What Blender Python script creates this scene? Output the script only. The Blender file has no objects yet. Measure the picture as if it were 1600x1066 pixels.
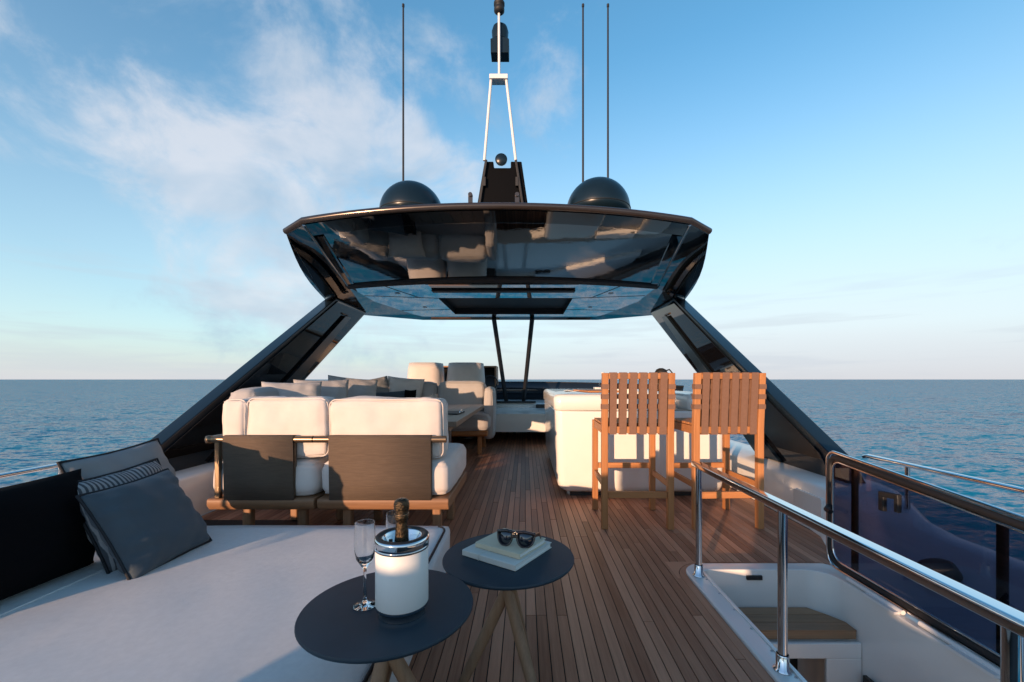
import bpy, bmesh, math, random
from mathutils import Vector, Matrix, noise
random.seed(7)
S = bpy.context.scene
COL = S.collection
R = math.radians
PI = math.pi
# ------------------------------------------------------------------ camera, sky, sun, exposure
# axes: +Y towards the bow, +X starboard, deck planking at z = 0
cam_d = bpy.data.cameras.new('camera'); cam = bpy.data.objects.new('camera', cam_d); COL.objects.link(cam)
cam.location = (0, 0, 1.05); cam.rotation_euler = (R(90), 0, 0)
cam_d.sensor_width = 36; cam_d.lens = 15.0
cam_d.shift_x = -0.0125; cam_d.shift_y = 0.0375
cam_d.clip_start = 0.05; cam_d.clip_end = 90000
S.camera = cam
SUN_EL, SUN_AZ = 4.8, 211.0          # low sun, over the port quarter behind the camera
world = bpy.data.worlds.new('World'); S.world = world; world.use_nodes = True
sun_d = bpy.data.lights.new('sun', 'SUN'); sun_d.energy = 2.1; sun_d.angle = R(0.55); sun_d.color = (1.0, 0.63, 0.39)
sun = bpy.data.objects.new('sun', sun_d); COL.objects.link(sun)
sdir = Vector((math.sin(R(SUN_AZ))*math.cos(R(SUN_EL)), math.cos(R(SUN_AZ))*math.cos(R(SUN_EL)), math.sin(R(SUN_EL))))
sun.rotation_euler = sdir.to_track_quat('Z', 'Y').to_euler()
S.view_settings.view_transform = 'Standard'; S.view_settings.look = 'None'
S.view_settings.exposure = 1.6; S.view_settings.gamma = 1.0
S.view_settings.use_curve_mapping = False
S.cycles.use_denoising = True
S.cycles.max_bounces = 10; S.cycles.transparent_max_bounces = 12
S.cycles.caustics_reflective = False; S.cycles.caustics_refractive = False

class NT:
    """small helper round a node tree"""
    def __init__(s, tree): s.t = tree; s.n = tree.nodes; s.l = tree.links
    def new(s, typ, **kw):
        nd = s.n.new(typ)
        for k, v in kw.items():
            if k == 'ins':
                for kk, vv in v.items(): s.put(nd.inputs[kk], vv)
            else: setattr(nd, k, v)
        return nd
    def put(s, sock, v):
        if isinstance(v, bpy.types.NodeSocket): s.l.new(v, sock)
        else: sock.default_value = v
    def math(s, op, a, b=0.0, c=0.0, clamp=False):
        nd = s.n.new('ShaderNodeMath'); nd.operation = op; nd.use_clamp = clamp
        s.put(nd.inputs[0], a); s.put(nd.inputs[1], b); s.put(nd.inputs[2], c)
        return nd.outputs[0]
    def vmath(s, op, a, b=(0, 0, 0)):
        nd = s.n.new('ShaderNodeVectorMath'); nd.operation = op
        s.put(nd.inputs[0], a); s.put(nd.inputs[1], b)
        return nd.outputs[0]
    def mix(s, fac, a, b, mode='MIX'):
        nd = s.n.new('ShaderNodeMix'); nd.data_type = 'RGBA'; nd.blend_type = mode
        s.put(nd.inputs[0], fac); s.put(nd.inputs[6], a); s.put(nd.inputs[7], b)
        return nd.outputs[2]
    def ramp(s, fac, stops, interp='LINEAR'):
        nd = s.n.new('ShaderNodeValToRGB'); s.put(nd.inputs[0], fac); nd.color_ramp.interpolation = interp
        e = nd.color_ramp.elements
        while len(e) < len(stops): e.new(0.5)
        for k, (p, c) in zip(e, stops): k.position = p; k.color = c if len(c) == 4 else (*c, 1)
        return nd.outputs[0]
    def noise(s, vec, scale, detail=4, rough=0.5, dist=0.0):
        nd = s.n.new('ShaderNodeTexNoise'); s.put(nd.inputs['Vector'], vec)
        nd.inputs['Scale'].default_value = scale; nd.inputs['Detail'].default_value = detail
        nd.inputs['Roughness'].default_value = rough; nd.inputs['Distortion'].default_value = dist
        return nd.outputs['Fac']
    def scale(s, vec, xyz, loc=(0, 0, 0), rot=(0, 0, 0)):
        nd = s.n.new('ShaderNodeMapping'); s.put(nd.inputs[0], vec)
        nd.inputs['Scale'].default_value = xyz; nd.inputs['Location'].default_value = loc; nd.inputs['Rotation'].default_value = rot
        return nd.outputs[0]

def build_world():
    t = NT(world.node_tree); t.n.clear()
    sky = t.new('ShaderNodeTexSky', sky_type='NISHITA', sun_disc=False)
    sky.sun_elevation = R(SUN_EL); sky.sun_rotation = R(SUN_AZ)
    sky.altitude = 0; sky.air_density = 1.0; sky.dust_density = 0.3; sky.ozone_density = 3.4
    tc = t.new('ShaderNodeTexCoord').outputs['Generated']
    sep = t.new('ShaderNodeSeparateXYZ'); t.put(sep.inputs[0], tc)
    x, y, z = sep.outputs
    zc = t.math('MAXIMUM', z, 0.0)
    # thin marine haze veil, densest at the horizon and thickest away from the sun
    anti = t.math('ADD', t.math('MULTIPLY', x, -sdir.x), t.math('MULTIPLY', y, -sdir.y))
    veil = t.math('EXPONENT', t.math('MULTIPLY', t.math('POWER', t.math('DIVIDE', zc, 0.40), 2.2), -1.0))
    veil = t.math('MULTIPLY', veil, t.math('ADD', 0.40, t.math('MULTIPLY', anti, 0.64)), clamp=True)
    veil = t.math('MAXIMUM', veil, t.math('MULTIPLY', t.math('EXPONENT', t.math('MULTIPLY', zc, -4.2)), 0.97))
    vcol = t.ramp(zc, [(0.0, VEIL_LOW), (0.10, VEIL), (1.0, VEIL)])
    base = t.mix(veil, t.mix(1.0, sky.outputs[0], t.mix(t.math('ADD', 0.55, t.math('MULTIPLY', anti, 0.75), clamp=True), (1.18, 1.04, 0.95, 1), (0.70, 1.12, 1.02, 1)), 'MULTIPLY'), vcol)
    # broken sheet of fair weather cloud off the port bow
    den = t.math('ADD', zc, 0.20)
    cv = t.new('ShaderNodeCombineXYZ', ins={0: t.math('DIVIDE', x, den), 1: t.math('DIVIDE', y, den), 2: 0.0}).outputs[0]
    pv = t.scale(tc, (1.0, 1.0, 1.25), (0.35, 0.2, 0.1))
    big = t.noise(t.scale(pv, (1, 1, 1), (3.1, 7.4, 0)), 2.2, 2, 0.5, 0.3)
    fine = t.noise(t.scale(pv, (1, 1, 1), (1.7, 0.3, 2.0)), 4.6, 10, 0.60, 0.35)
    dd = t.new('ShaderNodeVectorMath', operation='DISTANCE', ins={0: tc, 1: (-0.42, 0.83, 0.31)}).outputs['Value']
    bank = t.math('EXPONENT', t.math('MULTIPLY', t.math('POWER', t.math('DIVIDE', dd, 0.39), 2.0), -1.0))
    dens = t.math('ADD', t.math('ADD', t.math('MULTIPLY', big, 0.40), t.math('MULTIPLY', fine, 0.70)), t.math('SUBTRACT', t.math('MULTIPLY', bank, 0.285), 0.085))
    cl = t.math('MULTIPLY', t.ramp(dens, [(0.58, (0, 0, 0)), (0.76, (1, 1, 1))], 'EASE'), 0.74)
    ccol = t.mix(t.ramp(t.noise(t.scale(pv, (1, 1, 1), (1.74, 0.3, 1.93)), 4.6, 5, 0.5, 0.35), [(0.36, (0, 0, 0)), (0.62, (1, 1, 1))]), CLOUD_DARK, CLOUD)
    # long thin bars close to the horizon
    low = t.noise(t.scale(tc, (2.2, 2.2, 26.0), (0.4, 2.1, 0)), 1.5, 4, 0.55, 0.3)
    lowm = t.math('MULTIPLY', t.ramp(low, [(0.50, (0, 0, 0)), (0.64, (1, 1, 1))]), t.ramp(z, [(0.0, (0.5, 0.5, 0.5)), (0.10, (0.7, 0.7, 0.7)), (0.26, (0, 0, 0))]))
    c1 = t.mix(cl, base, ccol)
    c2 = t.mix(t.math('MULTIPLY', lowm, 0.5), c1, BAR)
    bg = t.new('ShaderNodeBackground', ins={'Color': c2, 'Strength': 0.15})
    out = t.new('ShaderNodeOutputWorld'); t.l.new(bg.outputs[0], out.inputs[0])
VEIL = (1.78, 2.03, 2.14, 1); VEIL_LOW = (1.57, 1.59, 1.67, 1)
CLOUD = (1.78, 1.80, 1.92, 1); CLOUD_DARK = (0.80, 1.15, 1.52, 1); BAR = (1.28, 1.42, 1.62, 1)
build_world()

# ------------------------------------------------------------------ materials
M = {}
def pmat(name, col, rough=0.5, metal=0.0, ior=1.5, coat=0.0, spec=0.5, var=0.0, vscale=(6, 6, 6), bump=None, sheen=0.0, rvar=0.0):
    m = bpy.data.materials.new(name); m.use_nodes = True
    t = NT(m.node_tree); b = t.n['Principled BSDF']
    b.inputs['Roughness'].default_value = rough; b.inputs['Metallic'].default_value = metal
    b.inputs['IOR'].default_value = ior; b.inputs['Coat Weight'].default_value = coat; b.inputs['Coat Roughness'].default_value = 0.03
    b.inputs['Specular IOR Level'].default_value = spec
    if sheen: b.inputs['Sheen Weight'].default_value = sheen; b.inputs['Sheen Roughness'].default_value = 0.5
    g = t.new('ShaderNodeNewGeometry').outputs['Position']
    c = (*col, 1)
    if var:
        f = t.noise(t.scale(g, vscale), 1.0, 5, 0.6)
        c2 = t.mix(t.math('MULTIPLY', t.math('SUBTRACT', f, 0.35, clamp=True), 2.2, clamp=True), tuple(v*(1-var) for v in col)+(1,), tuple(min(1, v*(1+var)) for v in col)+(1,))
        t.put(b.inputs['Base Color'], c2)
    else: b.inputs['Base Color'].default_value = c
    if rvar:
        f = t.noise(t.scale(g, (3, 3, 3)), 2.0, 6, 0.65)
        t.put(b.inputs['Roughness'], t.math('ADD', rough, t.math('MULTIPLY', t.math('SUBTRACT', f, 0.5), rvar)))
    if bump:
        sc, st, dist = bump[0], bump[1], bump[2]
        if len(bump) > 3:                                       # woven cloth
            w1 = t.new('ShaderNodeTexWave', ins={'Vector': g, 'Scale': sc, 'Distortion': 0.6}); w1.bands_direction = 'X'
            w2 = t.new('ShaderNodeTexWave', ins={'Vector': g, 'Scale': sc, 'Distortion': 0.6}); w2.bands_direction = 'Z'
            w3 = t.new('ShaderNodeTexWave', ins={'Vector': g, 'Scale': sc, 'Distortion': 0.6}); w3.bands_direction = 'Y'
            h = t.math('ADD', t.math('ADD', w1.outputs['Fac'], w2.outputs['Fac']), w3.outputs['Fac'])
            h = t.math('ADD', h, t.math('MULTIPLY', t.noise(g, 14, 4), 3.0))
        else: h = t.noise(g, sc, 6, 0.6)
        bp = t.new('ShaderNodeBump', ins={'Strength': st, 'Distance': dist, 'Height': h}); t.put(b.inputs['Normal'], bp.outputs[0])
    M[name] = m
    return m

def wood(name, c_dark, c_light, rough=0.55, axis='Y', spec=0.35, scale=1.0, per=0.35):
    m = bpy.data.materials.new(name); m.use_nodes = True
    t = NT(m.node_tree); b = t.n['Principled BSDF']
    geo = t.new('ShaderNodeNewGeometry'); oi = t.new('ShaderNodeObjectInfo')
    rnd = t.math('FRACT', t.math('ADD', oi.outputs['Random'], t.math('MULTIPLY', geo.outputs['Random Per Island'], 3.7)))
    k = {'X': (2.0, 55, 55), 'Y': (55, 2.0, 55), 'Z': (55, 55, 2.0)}[axis]
    off = t.new('ShaderNodeCombineXYZ', ins={0: t.math('MULTIPLY', rnd, 13.0), 1: t.math('MULTIPLY', rnd, 7.0), 2: 0.0}).outputs[0]
    v = t.vmath('ADD', t.scale(geo.outputs['Position'], tuple(q*scale for q in k)), off)
    g1 = t.noise(v, 1.0, 6, 0.65, 0.4); g2 = t.noise(v, 5.0, 3, 0.5)
    blot = t.noise(t.vmath('ADD', geo.outputs['Position'], off), 2.2, 3, 0.5)
    f = t.math('ADD', t.math('MULTIPLY', g1, 0.6), t.math('ADD', t.math('MULTIPLY', g2, 0.2), t.math('MULTIPLY', blot, 0.25)))
    f = t.math('ADD', f, t.math('MULTIPLY', t.math('SUBTRACT', rnd, 0.5), per))
    t.put(b.inputs['Base Color'], t.ramp(f, [(0.22, c_dark), (0.80, c_light)]))
    t.put(b.inputs['Roughness'], t.math('ADD', rough-0.1, t.math('MULTIPLY', g1, 0.2)))
    b.inputs['Specular IOR Level'].default_value = spec
    bp = t.new('ShaderNodeBump', ins={'Strength': 0.25, 'Distance': 0.002, 'Height': g1}); t.put(b.inputs['Normal'], bp.outputs[0])
    M[name] = m
    return m

pmat('gloss_black', (0.008, 0.007, 0.007), 0.012, ior=2.8, bump=(2.2, 0.10, 0.012))
pmat('mirror_ceiling', (0.70, 0.71, 0.72), 0.035, metal=1.0)
pmat('satin_navy', (0.007, 0.014, 0.022), 0.30, coat=0.2)
pmat('pillar_black', (0.006, 0.006, 0.007), 0.03, ior=1.62, coat=0.0)
pmat('bronze_edge', (0.075, 0.060, 0.052), 0.22, metal=0.6, coat=0.3, var=0.1)
pmat('mast_black', (0.003, 0.003, 0.0035), 0.45, spec=0.06)
pmat('matte_dark', (0.012, 0.013, 0.015), 0.6)
pmat('dome_navy', (0.006, 0.016, 0.026), 0.30, spec=0.35, var=0.1)
pmat('gelcoat', (0.80, 0.77, 0.72), 0.22, coat=0.4, var=0.02, rvar=0.08)
pmat('white_paint', (0.75, 0.74, 0.72), 0.35)
pmat('cushion_ivory', (0.66, 0.59, 0.54), 0.9, var=0.05, bump=(170, 0.25, 0.002, 1), sheen=0.2)
pmat('cushion_grey', (0.42, 0.40, 0.39), 0.92, var=0.06, bump=(170, 0.3, 0.002, 1), sheen=0.2)
pmat('pad_white', (0.80, 0.77, 0.74), 0.93, var=0.05, vscale=(40, 40, 40), bump=(190, 0.5, 0.002, 1), sheen=0.2)
pmat('pillow_black', (0.004, 0.004, 0.005), 0.95, spec=0.08, bump=(170, 0.3, 0.002, 1))
pmat('pillow_slate', (0.055, 0.075, 0.092), 0.9, var=0.08, bump=(170, 0.3, 0.002, 1), sheen=0.15)
pmat('pillow_light', (0.26, 0.26, 0.26), 0.92, var=0.06, bump=(170, 0.3, 0.002, 1))
pmat('piping_dark', (0.010, 0.011, 0.014), 0.8)
pmat('panel_weave', (0.125, 0.086, 0.058), 0.85, var=0.18, vscale=(14, 14, 220), bump=(220, 0.5, 0.002, 1))
pmat('bronze_tube', (0.20, 0.14, 0.09), 0.3, metal=0.85)
pmat('chrome', (0.72, 0.72, 0.73), 0.06, metal=1.0, rvar=0.05)
pmat('steel_satin', (0.45, 0.45, 0.46), 0.28, metal=1.0)
pmat('table_slate', (0.016, 0.033, 0.048), 0.5, spec=0.35, var=0.12, vscale=(9, 9, 9), bump=(400, 0.08, 0.001))
pmat('leather_white', (0.74, 0.72, 0.68), 0.5, var=0.02, bump=(500, 0.15, 0.001))
pmat('rubber', (0.010, 0.010, 0.011), 0.55)
pmat('foil', (0.075, 0.052, 0.030), 0.25, metal=0.85, var=0.5, vscale=(70, 70, 90), bump=(170, 0.9, 0.004))
pmat('book_cloth', (0.62, 0.53, 0.38), 0.75, var=0.04, bump=(600, 0.1, 0.001))
pmat('book_pale', (0.60, 0.58, 0.52), 0.7, var=0.04, bump=(600, 0.1, 0.001))
pmat('paper', (0.75, 0.73, 0.69), 0.85)
pmat('tortoise', (0.030, 0.012, 0.008), 0.15, coat=0.5, var=0.9, vscale=(120, 120, 120))
pmat('lens_dark', (0.006, 0.008, 0.016), 0.04, ior=1.9)
pmat('strap', (0.200, 0.105, 0.066), 0.8, var=0.08, vscale=(60, 60, 60), bump=(350, 0.4, 0.001))
pmat('caulk', (0.006, 0.006, 0.006), 0.7)
pmat('windscreen_dark', (0.008, 0.012, 0.018), 0.12)
pmat('dash_dark', (0.02, 0.018, 0.016), 0.45)
pmat('copper', (0.45, 0.25, 0.13), 0.25, metal=0.9)
pmat('interior_dark', (0.02, 0.018, 0.016), 0.5)
wood('teak_deck', (0.225, 0.094, 0.050), (0.55, 0.270, 0.158), 0.5, 'Y', per=0.48)
wood('teak_stool_z', (0.28, 0.105, 0.034), (0.54, 0.235, 0.090), 0.5, 'Z', per=0.2)
wood('teak_stool_x', (0.28, 0.105, 0.034), (0.54, 0.235, 0.090), 0.5, 'X', per=0.2)
wood('teak_base', (0.17, 0.082, 0.040), (0.36, 0.19, 0.10), 0.5, 'X', per=0.15)
wood('teak_leg', (0.17, 0.082, 0.040), (0.36, 0.19, 0.10), 0.5, 'Z', per=0.15)
wood('oak_leg', (0.17, 0.088, 0.046), (0.36, 0.21, 0.12), 0.5, 'Z', per=0.15)
wood('teak_table', (0.14, 0.085, 0.055), (0.30, 0.20, 0.13), 0.45, 'Y', per=0.3)

def glass_mat(name, tint, rough=0.0, ior=1.45, thin=True):
    m = bpy.data.materials.new(name); m.use_nodes = True
    t = NT(m.node_tree); t.n.clear()
    tr = t.new('ShaderNodeBsdfTransparent', ins={'Color': (*tint, 1)})
    gl = t.new('ShaderNodeBsdfGlossy', ins={'Color': (1, 1, 1, 1), 'Roughness': 0.02})
    bf = t.new('ShaderNodeNewGeometry').outputs['Backfacing']
    fr = t.new('ShaderNodeFresnel', ins={'IOR': t.math('ADD', ior, t.math('MULTIPLY', bf, 1/ior-ior))})
    mx = t.new('ShaderNodeMixShader', ins={0: fr.outputs[0], 1: tr.outputs[0], 2: gl.outputs[0]})
    out = t.new('ShaderNodeOutputMaterial'); t.l.new(mx.outputs[0], out.inputs[0])
    M[name] = m
glass_mat('tinted_glass', (0.37, 0.36, 0.44), ior=1.35)
glass_mat('clear_glass', (0.95, 0.96, 0.96), ior=1.4)

def striped():
    m = bpy.data.materials.new('pillow_stripe'); m.use_nodes = True
    t = NT(m.node_tree); b = t.n['Principled BSDF']; b.inputs['Roughness'].default_value = 0.9
    uv = t.new('ShaderNodeTexCoord').outputs['Object']
    w = t.new('ShaderNodeTexWave', ins={'Vector': uv, 'Scale': 16.0, 'Distortion': 0.3}); w.bands_direction = 'X'
    t.put(b.inputs['Base Color'], t.ramp(w.outputs['Fac'], [(0.35, (0.06, 0.065, 0.075)), (0.6, (0.30, 0.30, 0.30))]))
    M['pillow_stripe'] = m
striped()

def sea_mat():
    m = bpy.data.materials.new('sea_water'); m.use_nodes = True
    t = NT(m.node_tree); b = t.n['Principled BSDF']
    g = t.new('ShaderNodeNewGeometry').outputs['Position']
    def slope(sc, k, rot, det):
        nd = t.new('ShaderNodeTexNoise', ins={'Vector': t.scale(g, sc, rot=(0, 0, rot)), 'Scale': 1.0, 'Detail': det, 'Roughness': 0.55, 'Distortion': 0.3})
        return t.vmath('MULTIPLY', t.vmath('SUBTRACT', nd.outputs['Color'], (0.5, 0.5, 0.5)), (k, k, 0))
    v = t.vmath('ADD', slope((0.07, 0.16, 0.1), 0.55, 0.25, 2), t.vmath('ADD', slope((0.5, 0.95, 0.5), 1.45, -0.3, 4), slope((2.2, 3.4, 3.0), 1.0, 0.1, 2)))
    nrm = t.vmath('NORMALIZE', t.vmath('ADD', v, (0, 0, 1)))
    # body colour of the water plus sky glints; a ruffled sea never reaches full mirror reflection at low angles
    df = t.new('ShaderNodeBsdfDiffuse', ins={'Color': (0.002, 0.225, 0.335, 1), 'Normal': nrm})
    gl = t.new('ShaderNodeBsdfGlossy', ins={'Roughness': 0.08, 'Normal': nrm})
    fr = t.new('ShaderNodeFresnel', ins={'IOR': 1.33, 'Normal': nrm})
    k = t.math('MINIMUM', t.math('MULTIPLY', fr.outputs[0], 0.62), 0.62)
    mx = t.new('ShaderNodeMixShader', ins={0: k, 1: df.outputs[0], 2: gl.outputs[0]})
    t.n.remove(b); t.l.new(mx.outputs[0], t.n['Material Output'].inputs[0])
    M['sea_water'] = m
sea_mat()

# ------------------------------------------------------------------ mesh helpers
class MB:
    def __init__(s): s.v = []; s.f = []; s.sm = []
    def add(s, vs, fs, smooth=False):
        o = len(s.v); s.v += [tuple(v) for v in vs]; s.f += [tuple(i+o for i in f) for f in fs]; s.sm += [smooth]*len(fs)
        return s
    def box(s, x0, x1, y0, y1, z0, z1):
        vs = [(x0,y0,z0),(x1,y0,z0),(x1,y1,z0),(x0,y1,z0),(x0,y0,z1),(x1,y0,z1),(x1,y1,z1),(x0,y1,z1)]
        return s.add(vs, [(3,2,1,0),(4,5,6,7),(0,1,5,4),(1,2,6,5),(2,3,7,6),(3,0,4,7)])
    def bar(s, p, q, w, d, up=(0, 0, 1)):
        """square bar from p to q, w across, d along 'up'"""
        p, q, up = Vector(p), Vector(q), Vector(up); a = (q-p).normalized(); sd = a.cross(up).normalized(); u = sd.cross(a)
        vs = [c+sd*(i*w/2)+u*(j*d/2) for c in (p, q) for i, j in ((-1,-1),(1,-1),(1,1),(-1,1))]
        return s.add(vs, [(0,1,2,3),(7,6,5,4),(0,4,5,1),(1,5,6,2),(2,6,7,3),(3,7,4,0)])
    def tube(s, path, r, n=12, caps=True, closed=False, flat=1.0):
        path = [Vector(p) for p in path]; rs = r if isinstance(r, (list, tuple)) else [r]*len(path)
        N = len(path); rings = []
        prev = None
        for i, p in enumerate(path):
            if closed: a = path[(i+1) % N]-path[i-1]
            else: a = path[min(i+1, N-1)]-path[max(i-1, 0)]
            a.normalize()
            ref = Vector((0, 0, 1)) if abs(a.z) < 0.95 else Vector((0, 1, 0))
            if prev is not None:
                u = prev-a*prev.dot(a)
                if u.length < 1e-4: u = ref-a*ref.dot(a)
            else: u = ref-a*ref.dot(a)
            u.normalize(); prev = u; w = a.cross(u)
            rings.append([p+(u*math.cos(2*PI*k/n)*flat+w*math.sin(2*PI*k/n))*rs[i] for k in range(n)])
        vs = [v for rg in rings for v in rg]; fs = []
        for i in range(N if closed else N-1):
            j = (i+1) % N
            for k in range(n): fs.append((i*n+k, i*n+(k+1) % n, j*n+(k+1) % n, j*n+k))
        s.add(vs, fs, True)
        if caps and not closed:
            s.add(rings[0], [tuple(range(n))[::-1]]); s.add(rings[-1], [tuple(range(n))])
        return s
    def lathe(s, prof, c=(0, 0, 0), n=40, smooth=True):
        """profile of (radius, z) turned about a vertical axis through c; sharp where a point is doubled"""
        c = Vector(c); vs = []; fs = []
        for r, z in prof:
            vs += [c+Vector((r*math.cos(2*PI*k/n), r*math.sin(2*PI*k/n), z)) for k in range(n)]
        for i in range(len(prof)-1):
            if prof[i] == prof[i+1]: continue
            for k in range(n): fs.append((i*n+k, i*n+(k+1) % n, (i+1)*n+(k+1) % n, (i+1)*n+k))
        return s.add(vs, fs, smooth)
    def prism(s, poly, axis, a, b):
        """polygon in the plane across 'axis' extruded from a to b"""
        def P(u, v, w): return {'X': (w, u, v), 'Y': (u, w, v), 'Z': (u, v, w)}[axis]
        n = len(poly); vs = [P(u, v, a) for u, v in poly]+[P(u, v, b) for u, v in poly]
        fs = [tuple(range(n))[::-1], tuple(range(n, 2*n))]+[(i, (i+1) % n, n+(i+1) % n, n+i) for i in range(n)]
        return s.add(vs, fs)
    def xform(s, mat): s.v = [tuple(mat @ Vector(v)) for v in s.v]; return s
    def build(s, name, mat, parent=None, bevel=0.0, seg=2, weld=False, sub=0, solid=0.0):
        me = bpy.data.meshes.new(name); me.from_pydata(s.v, [], s.f); me.update()
        me.polygons.foreach_set('use_smooth', s.sm)
        bm = bmesh.new(); bm.from_mesh(me)
        if weld: bmesh.ops.remove_doubles(bm, verts=bm.verts, dist=1e-5)
        bmesh.ops.recalc_face_normals(bm, faces=bm.faces); bm.to_mesh(me); bm.free()
        me.materials.append(M[mat])
        o = bpy.data.objects.new(name, me); COL.objects.link(o)
        if parent: o.parent = parent; o.matrix_parent_inverse = parent_inv(parent)
        if solid: md = o.modifiers.new('solid', 'SOLIDIFY'); md.thickness = solid; md.offset = 0
        if bevel:
            md = o.modifiers.new('bevel', 'BEVEL'); md.width = bevel; md.segments = seg; md.limit_method = 'ANGLE'; md.angle_limit = R(35); md.use_clamp_overlap = True
            md.harden_normals = False
            for p in me.polygons: p.use_smooth = True
            wn = o.modifiers.new('wn', 'WEIGHTED_NORMAL'); wn.keep_sharp = True
        if sub: md = o.modifiers.new('sub', 'SUBSURF'); md.levels = sub; md.render_levels = sub
        return o
def parent_inv(p):
    m = Matrix.Identity(4); q = p
    while q: m = Matrix.LocRotScale(q.location, q.rotation_euler, q.scale) @ q.matrix_parent_inverse.inverted().inverted() if False else (q.matrix_parent_inverse @ Matrix.LocRotScale(q.location, q.rotation_euler, q.scale)) @ m; q = q.parent
    return m.inverted()
def tag(o, label, cat=None, group=None, kind=None):
    if label: o['label'] = label
    if cat: o['category'] = cat
    if group: o['group'] = group
    if kind: o['kind'] = kind
    return o
def thing(name, loc, label, cat, group=None):
    o = bpy.data.objects.new(name, None); COL.objects.link(o); o.location = loc; o.empty_display_size = 0.1
    return tag(o, label, cat, group)
def arc(cx, cy, r, a0, a1, n): return [(cx+r*math.cos(R(a0+(a1-a0)*i/n)), cy+r*math.sin(R(a0+(a1-a0)*i/n))) for i in range(n+1)]
def rrect(x0, x1, y0, y1, r, n=5):
    return arc(x1-r, y0+r, r, -90, 0, n)+arc(x1-r, y1-r, r, 0, 90, n)+arc(x0+r, y1-r, r, 90, 180, n)+arc(x0+r, y0+r, r, 180, 270, n)

def soft_box(x0, x1, y0, y1, z0, z1, p=7, puff=0.02, wr=0.006, n=14, seed=0, lean=0.0):
    """upholstered block: rounded box whose faces bulge and wrinkle a little"""
    m = MB(); c = Vector(((x0+x1)/2, (y0+y1)/2, (z0+z1)/2)); h = Vector(((x1-x0)/2, (y1-y0)/2, (z1-z0)/2)); hm = min(h)
    bm = bmesh.new(); bmesh.ops.create_cube(bm, size=2)
    bmesh.ops.subdivide_edges(bm, edges=bm.edges, cuts=n, use_grid_fill=True)
    rad = hm*min(0.95, 3.2/p)
    for v in bm.verts:
        q = Vector(v.co); P = Vector((q.x*h.x, q.y*h.y, q.z*h.z))
        inner = Vector([max(-h[i]+rad, min(h[i]-rad, P[i])) for i in range(3)])
        d = P-inner
        if d.length > 1e-6: 
            # push the cube's skin onto the rounded box
            mx = max(abs(d.x), abs(d.y), abs(d.z)); P = inner+d.normalized()*mx if mx > 0 else P
        nrm = (P-inner).normalized() if (P-inner).length > 1e-6 else q.normalized()
        edge = 1.0
        for i in range(3):
            if abs(q[i]) < 0.999: edge *= (1-abs(q[i])**3)
        w = noise.noise(P*5.0+Vector((seed*3.1, seed*1.7, seed)))*wr + noise.noise(P*13.0+Vector((seed, 4, seed*2)))*wr*0.5
        P = P+nrm*(puff*edge+w)
        P.y += lean*(P.z+h.z)
        v.co = P+c
    m.v = [tuple(v.co) for v in bm.verts]; bm.verts.index_update(); m.f = [tuple(v.index for v in f.verts) for f in bm.faces]; m.sm = [True]*len(m.f)
    bm.free()
    return m
def throw_pillow(w, h, t, seed=0, n=30, wr=0.014):
    """scatter cushion in the XZ plane, base at z = 0, knife edges and drawn-out corners; returns mesh and its seam"""
    m = MB()
    def pt(u, v, sd):
        pin = 1-0.055*(1-v*v)*abs(u)**3 if True else 1
        pinv = 1-0.055*(1-u*u)*abs(v)**3
        x = u*w/2*pin; z = v*h/2*pinv
        th = t/2*max(0, (1-abs(u)**2.6)*(1-abs(v)**2.6))**0.55
        rad = noise.noise(Vector((u*3+seed, v*3, sd*2+seed*1.3)))*wr*(0.3+max(abs(u), abs(v)))
        fold = math.sin((v*9+u*2+seed)*2.1+2*noise.noise(Vector((u*2, v*2, seed))))*0.0075*abs(u)**2*(1-abs(u)**10)*max(0, 1-abs(v)**6)
        e = 1 if (abs(u) < 0.999 and abs(v) < 0.999) else 0
        return Vector((x, sd*(th+(rad+fold)*e), z+h/2))
    for sd in (-1, 1):
        vs = [pt(-1+2*i/n, -1+2*j/n, sd) for j in range(n+1) for i in range(n+1)]
        fs = [(j*(n+1)+i, j*(n+1)+i+1, (j+1)*(n+1)+i+1, (j+1)*(n+1)+i) for j in range(n) for i in range(n)]
        if sd > 0: fs = [f[::-1] for f in fs]
        m.add(vs, fs, True)
    seam = [pt(-1+2*i/n, -1, 0) for i in range(n)]+[pt(1, -1+2*i/n, 0) for i in range(n)]+[pt(1-2*i/n, 1, 0) for i in range(n)]+[pt(-1, 1-2*i/n, 0) for i in range(n)]
    return m, seam
def pillow(label, mat, w, h, t, loc, rot, seed=0, piping=None, group=None, cat='pillow'):
    m, seam = throw_pillow(w, h, t, seed)
    o = m.build('throw_pillow', mat, weld=True); o.location = loc; o.rotation_euler = rot
    tag(o, label, cat, group)
    if piping:
        c = MB().tube(seam, 0.006, 6, closed=True).build('piping', piping); c.parent = o
    return o

C = -0.25           # the yacht's centreline
# ------------------------------------------------------------------ sea
def sea():
    m = MB(); rings = [0, 20, 60, 150, 400, 1200, 4000, 14000, 60000]; n = 96
    vs = [(0, 0, 0)]; fs = []
    for r in rings[1:]: vs += [(r*math.cos(2*PI*k/n), r*math.sin(2*PI*k/n), 0) for k in range(n)]
    for k in range(n): fs.append((0, 1+k, 1+(k+1) % n))
    for i in range(len(rings)-2):
        for k in range(n): fs.append((1+i*n+k, 1+(i+1)*n+k, 1+(i+1)*n+(k+1) % n, 1+i*n+(k+1) % n))
    m.add(vs, fs); o = m.build('sea', 'sea_water'); o.location = (0, 0, -6.0)
    tag(o, 'calm open blue sea reaching to the horizon', kind='structure')
sea()
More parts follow.
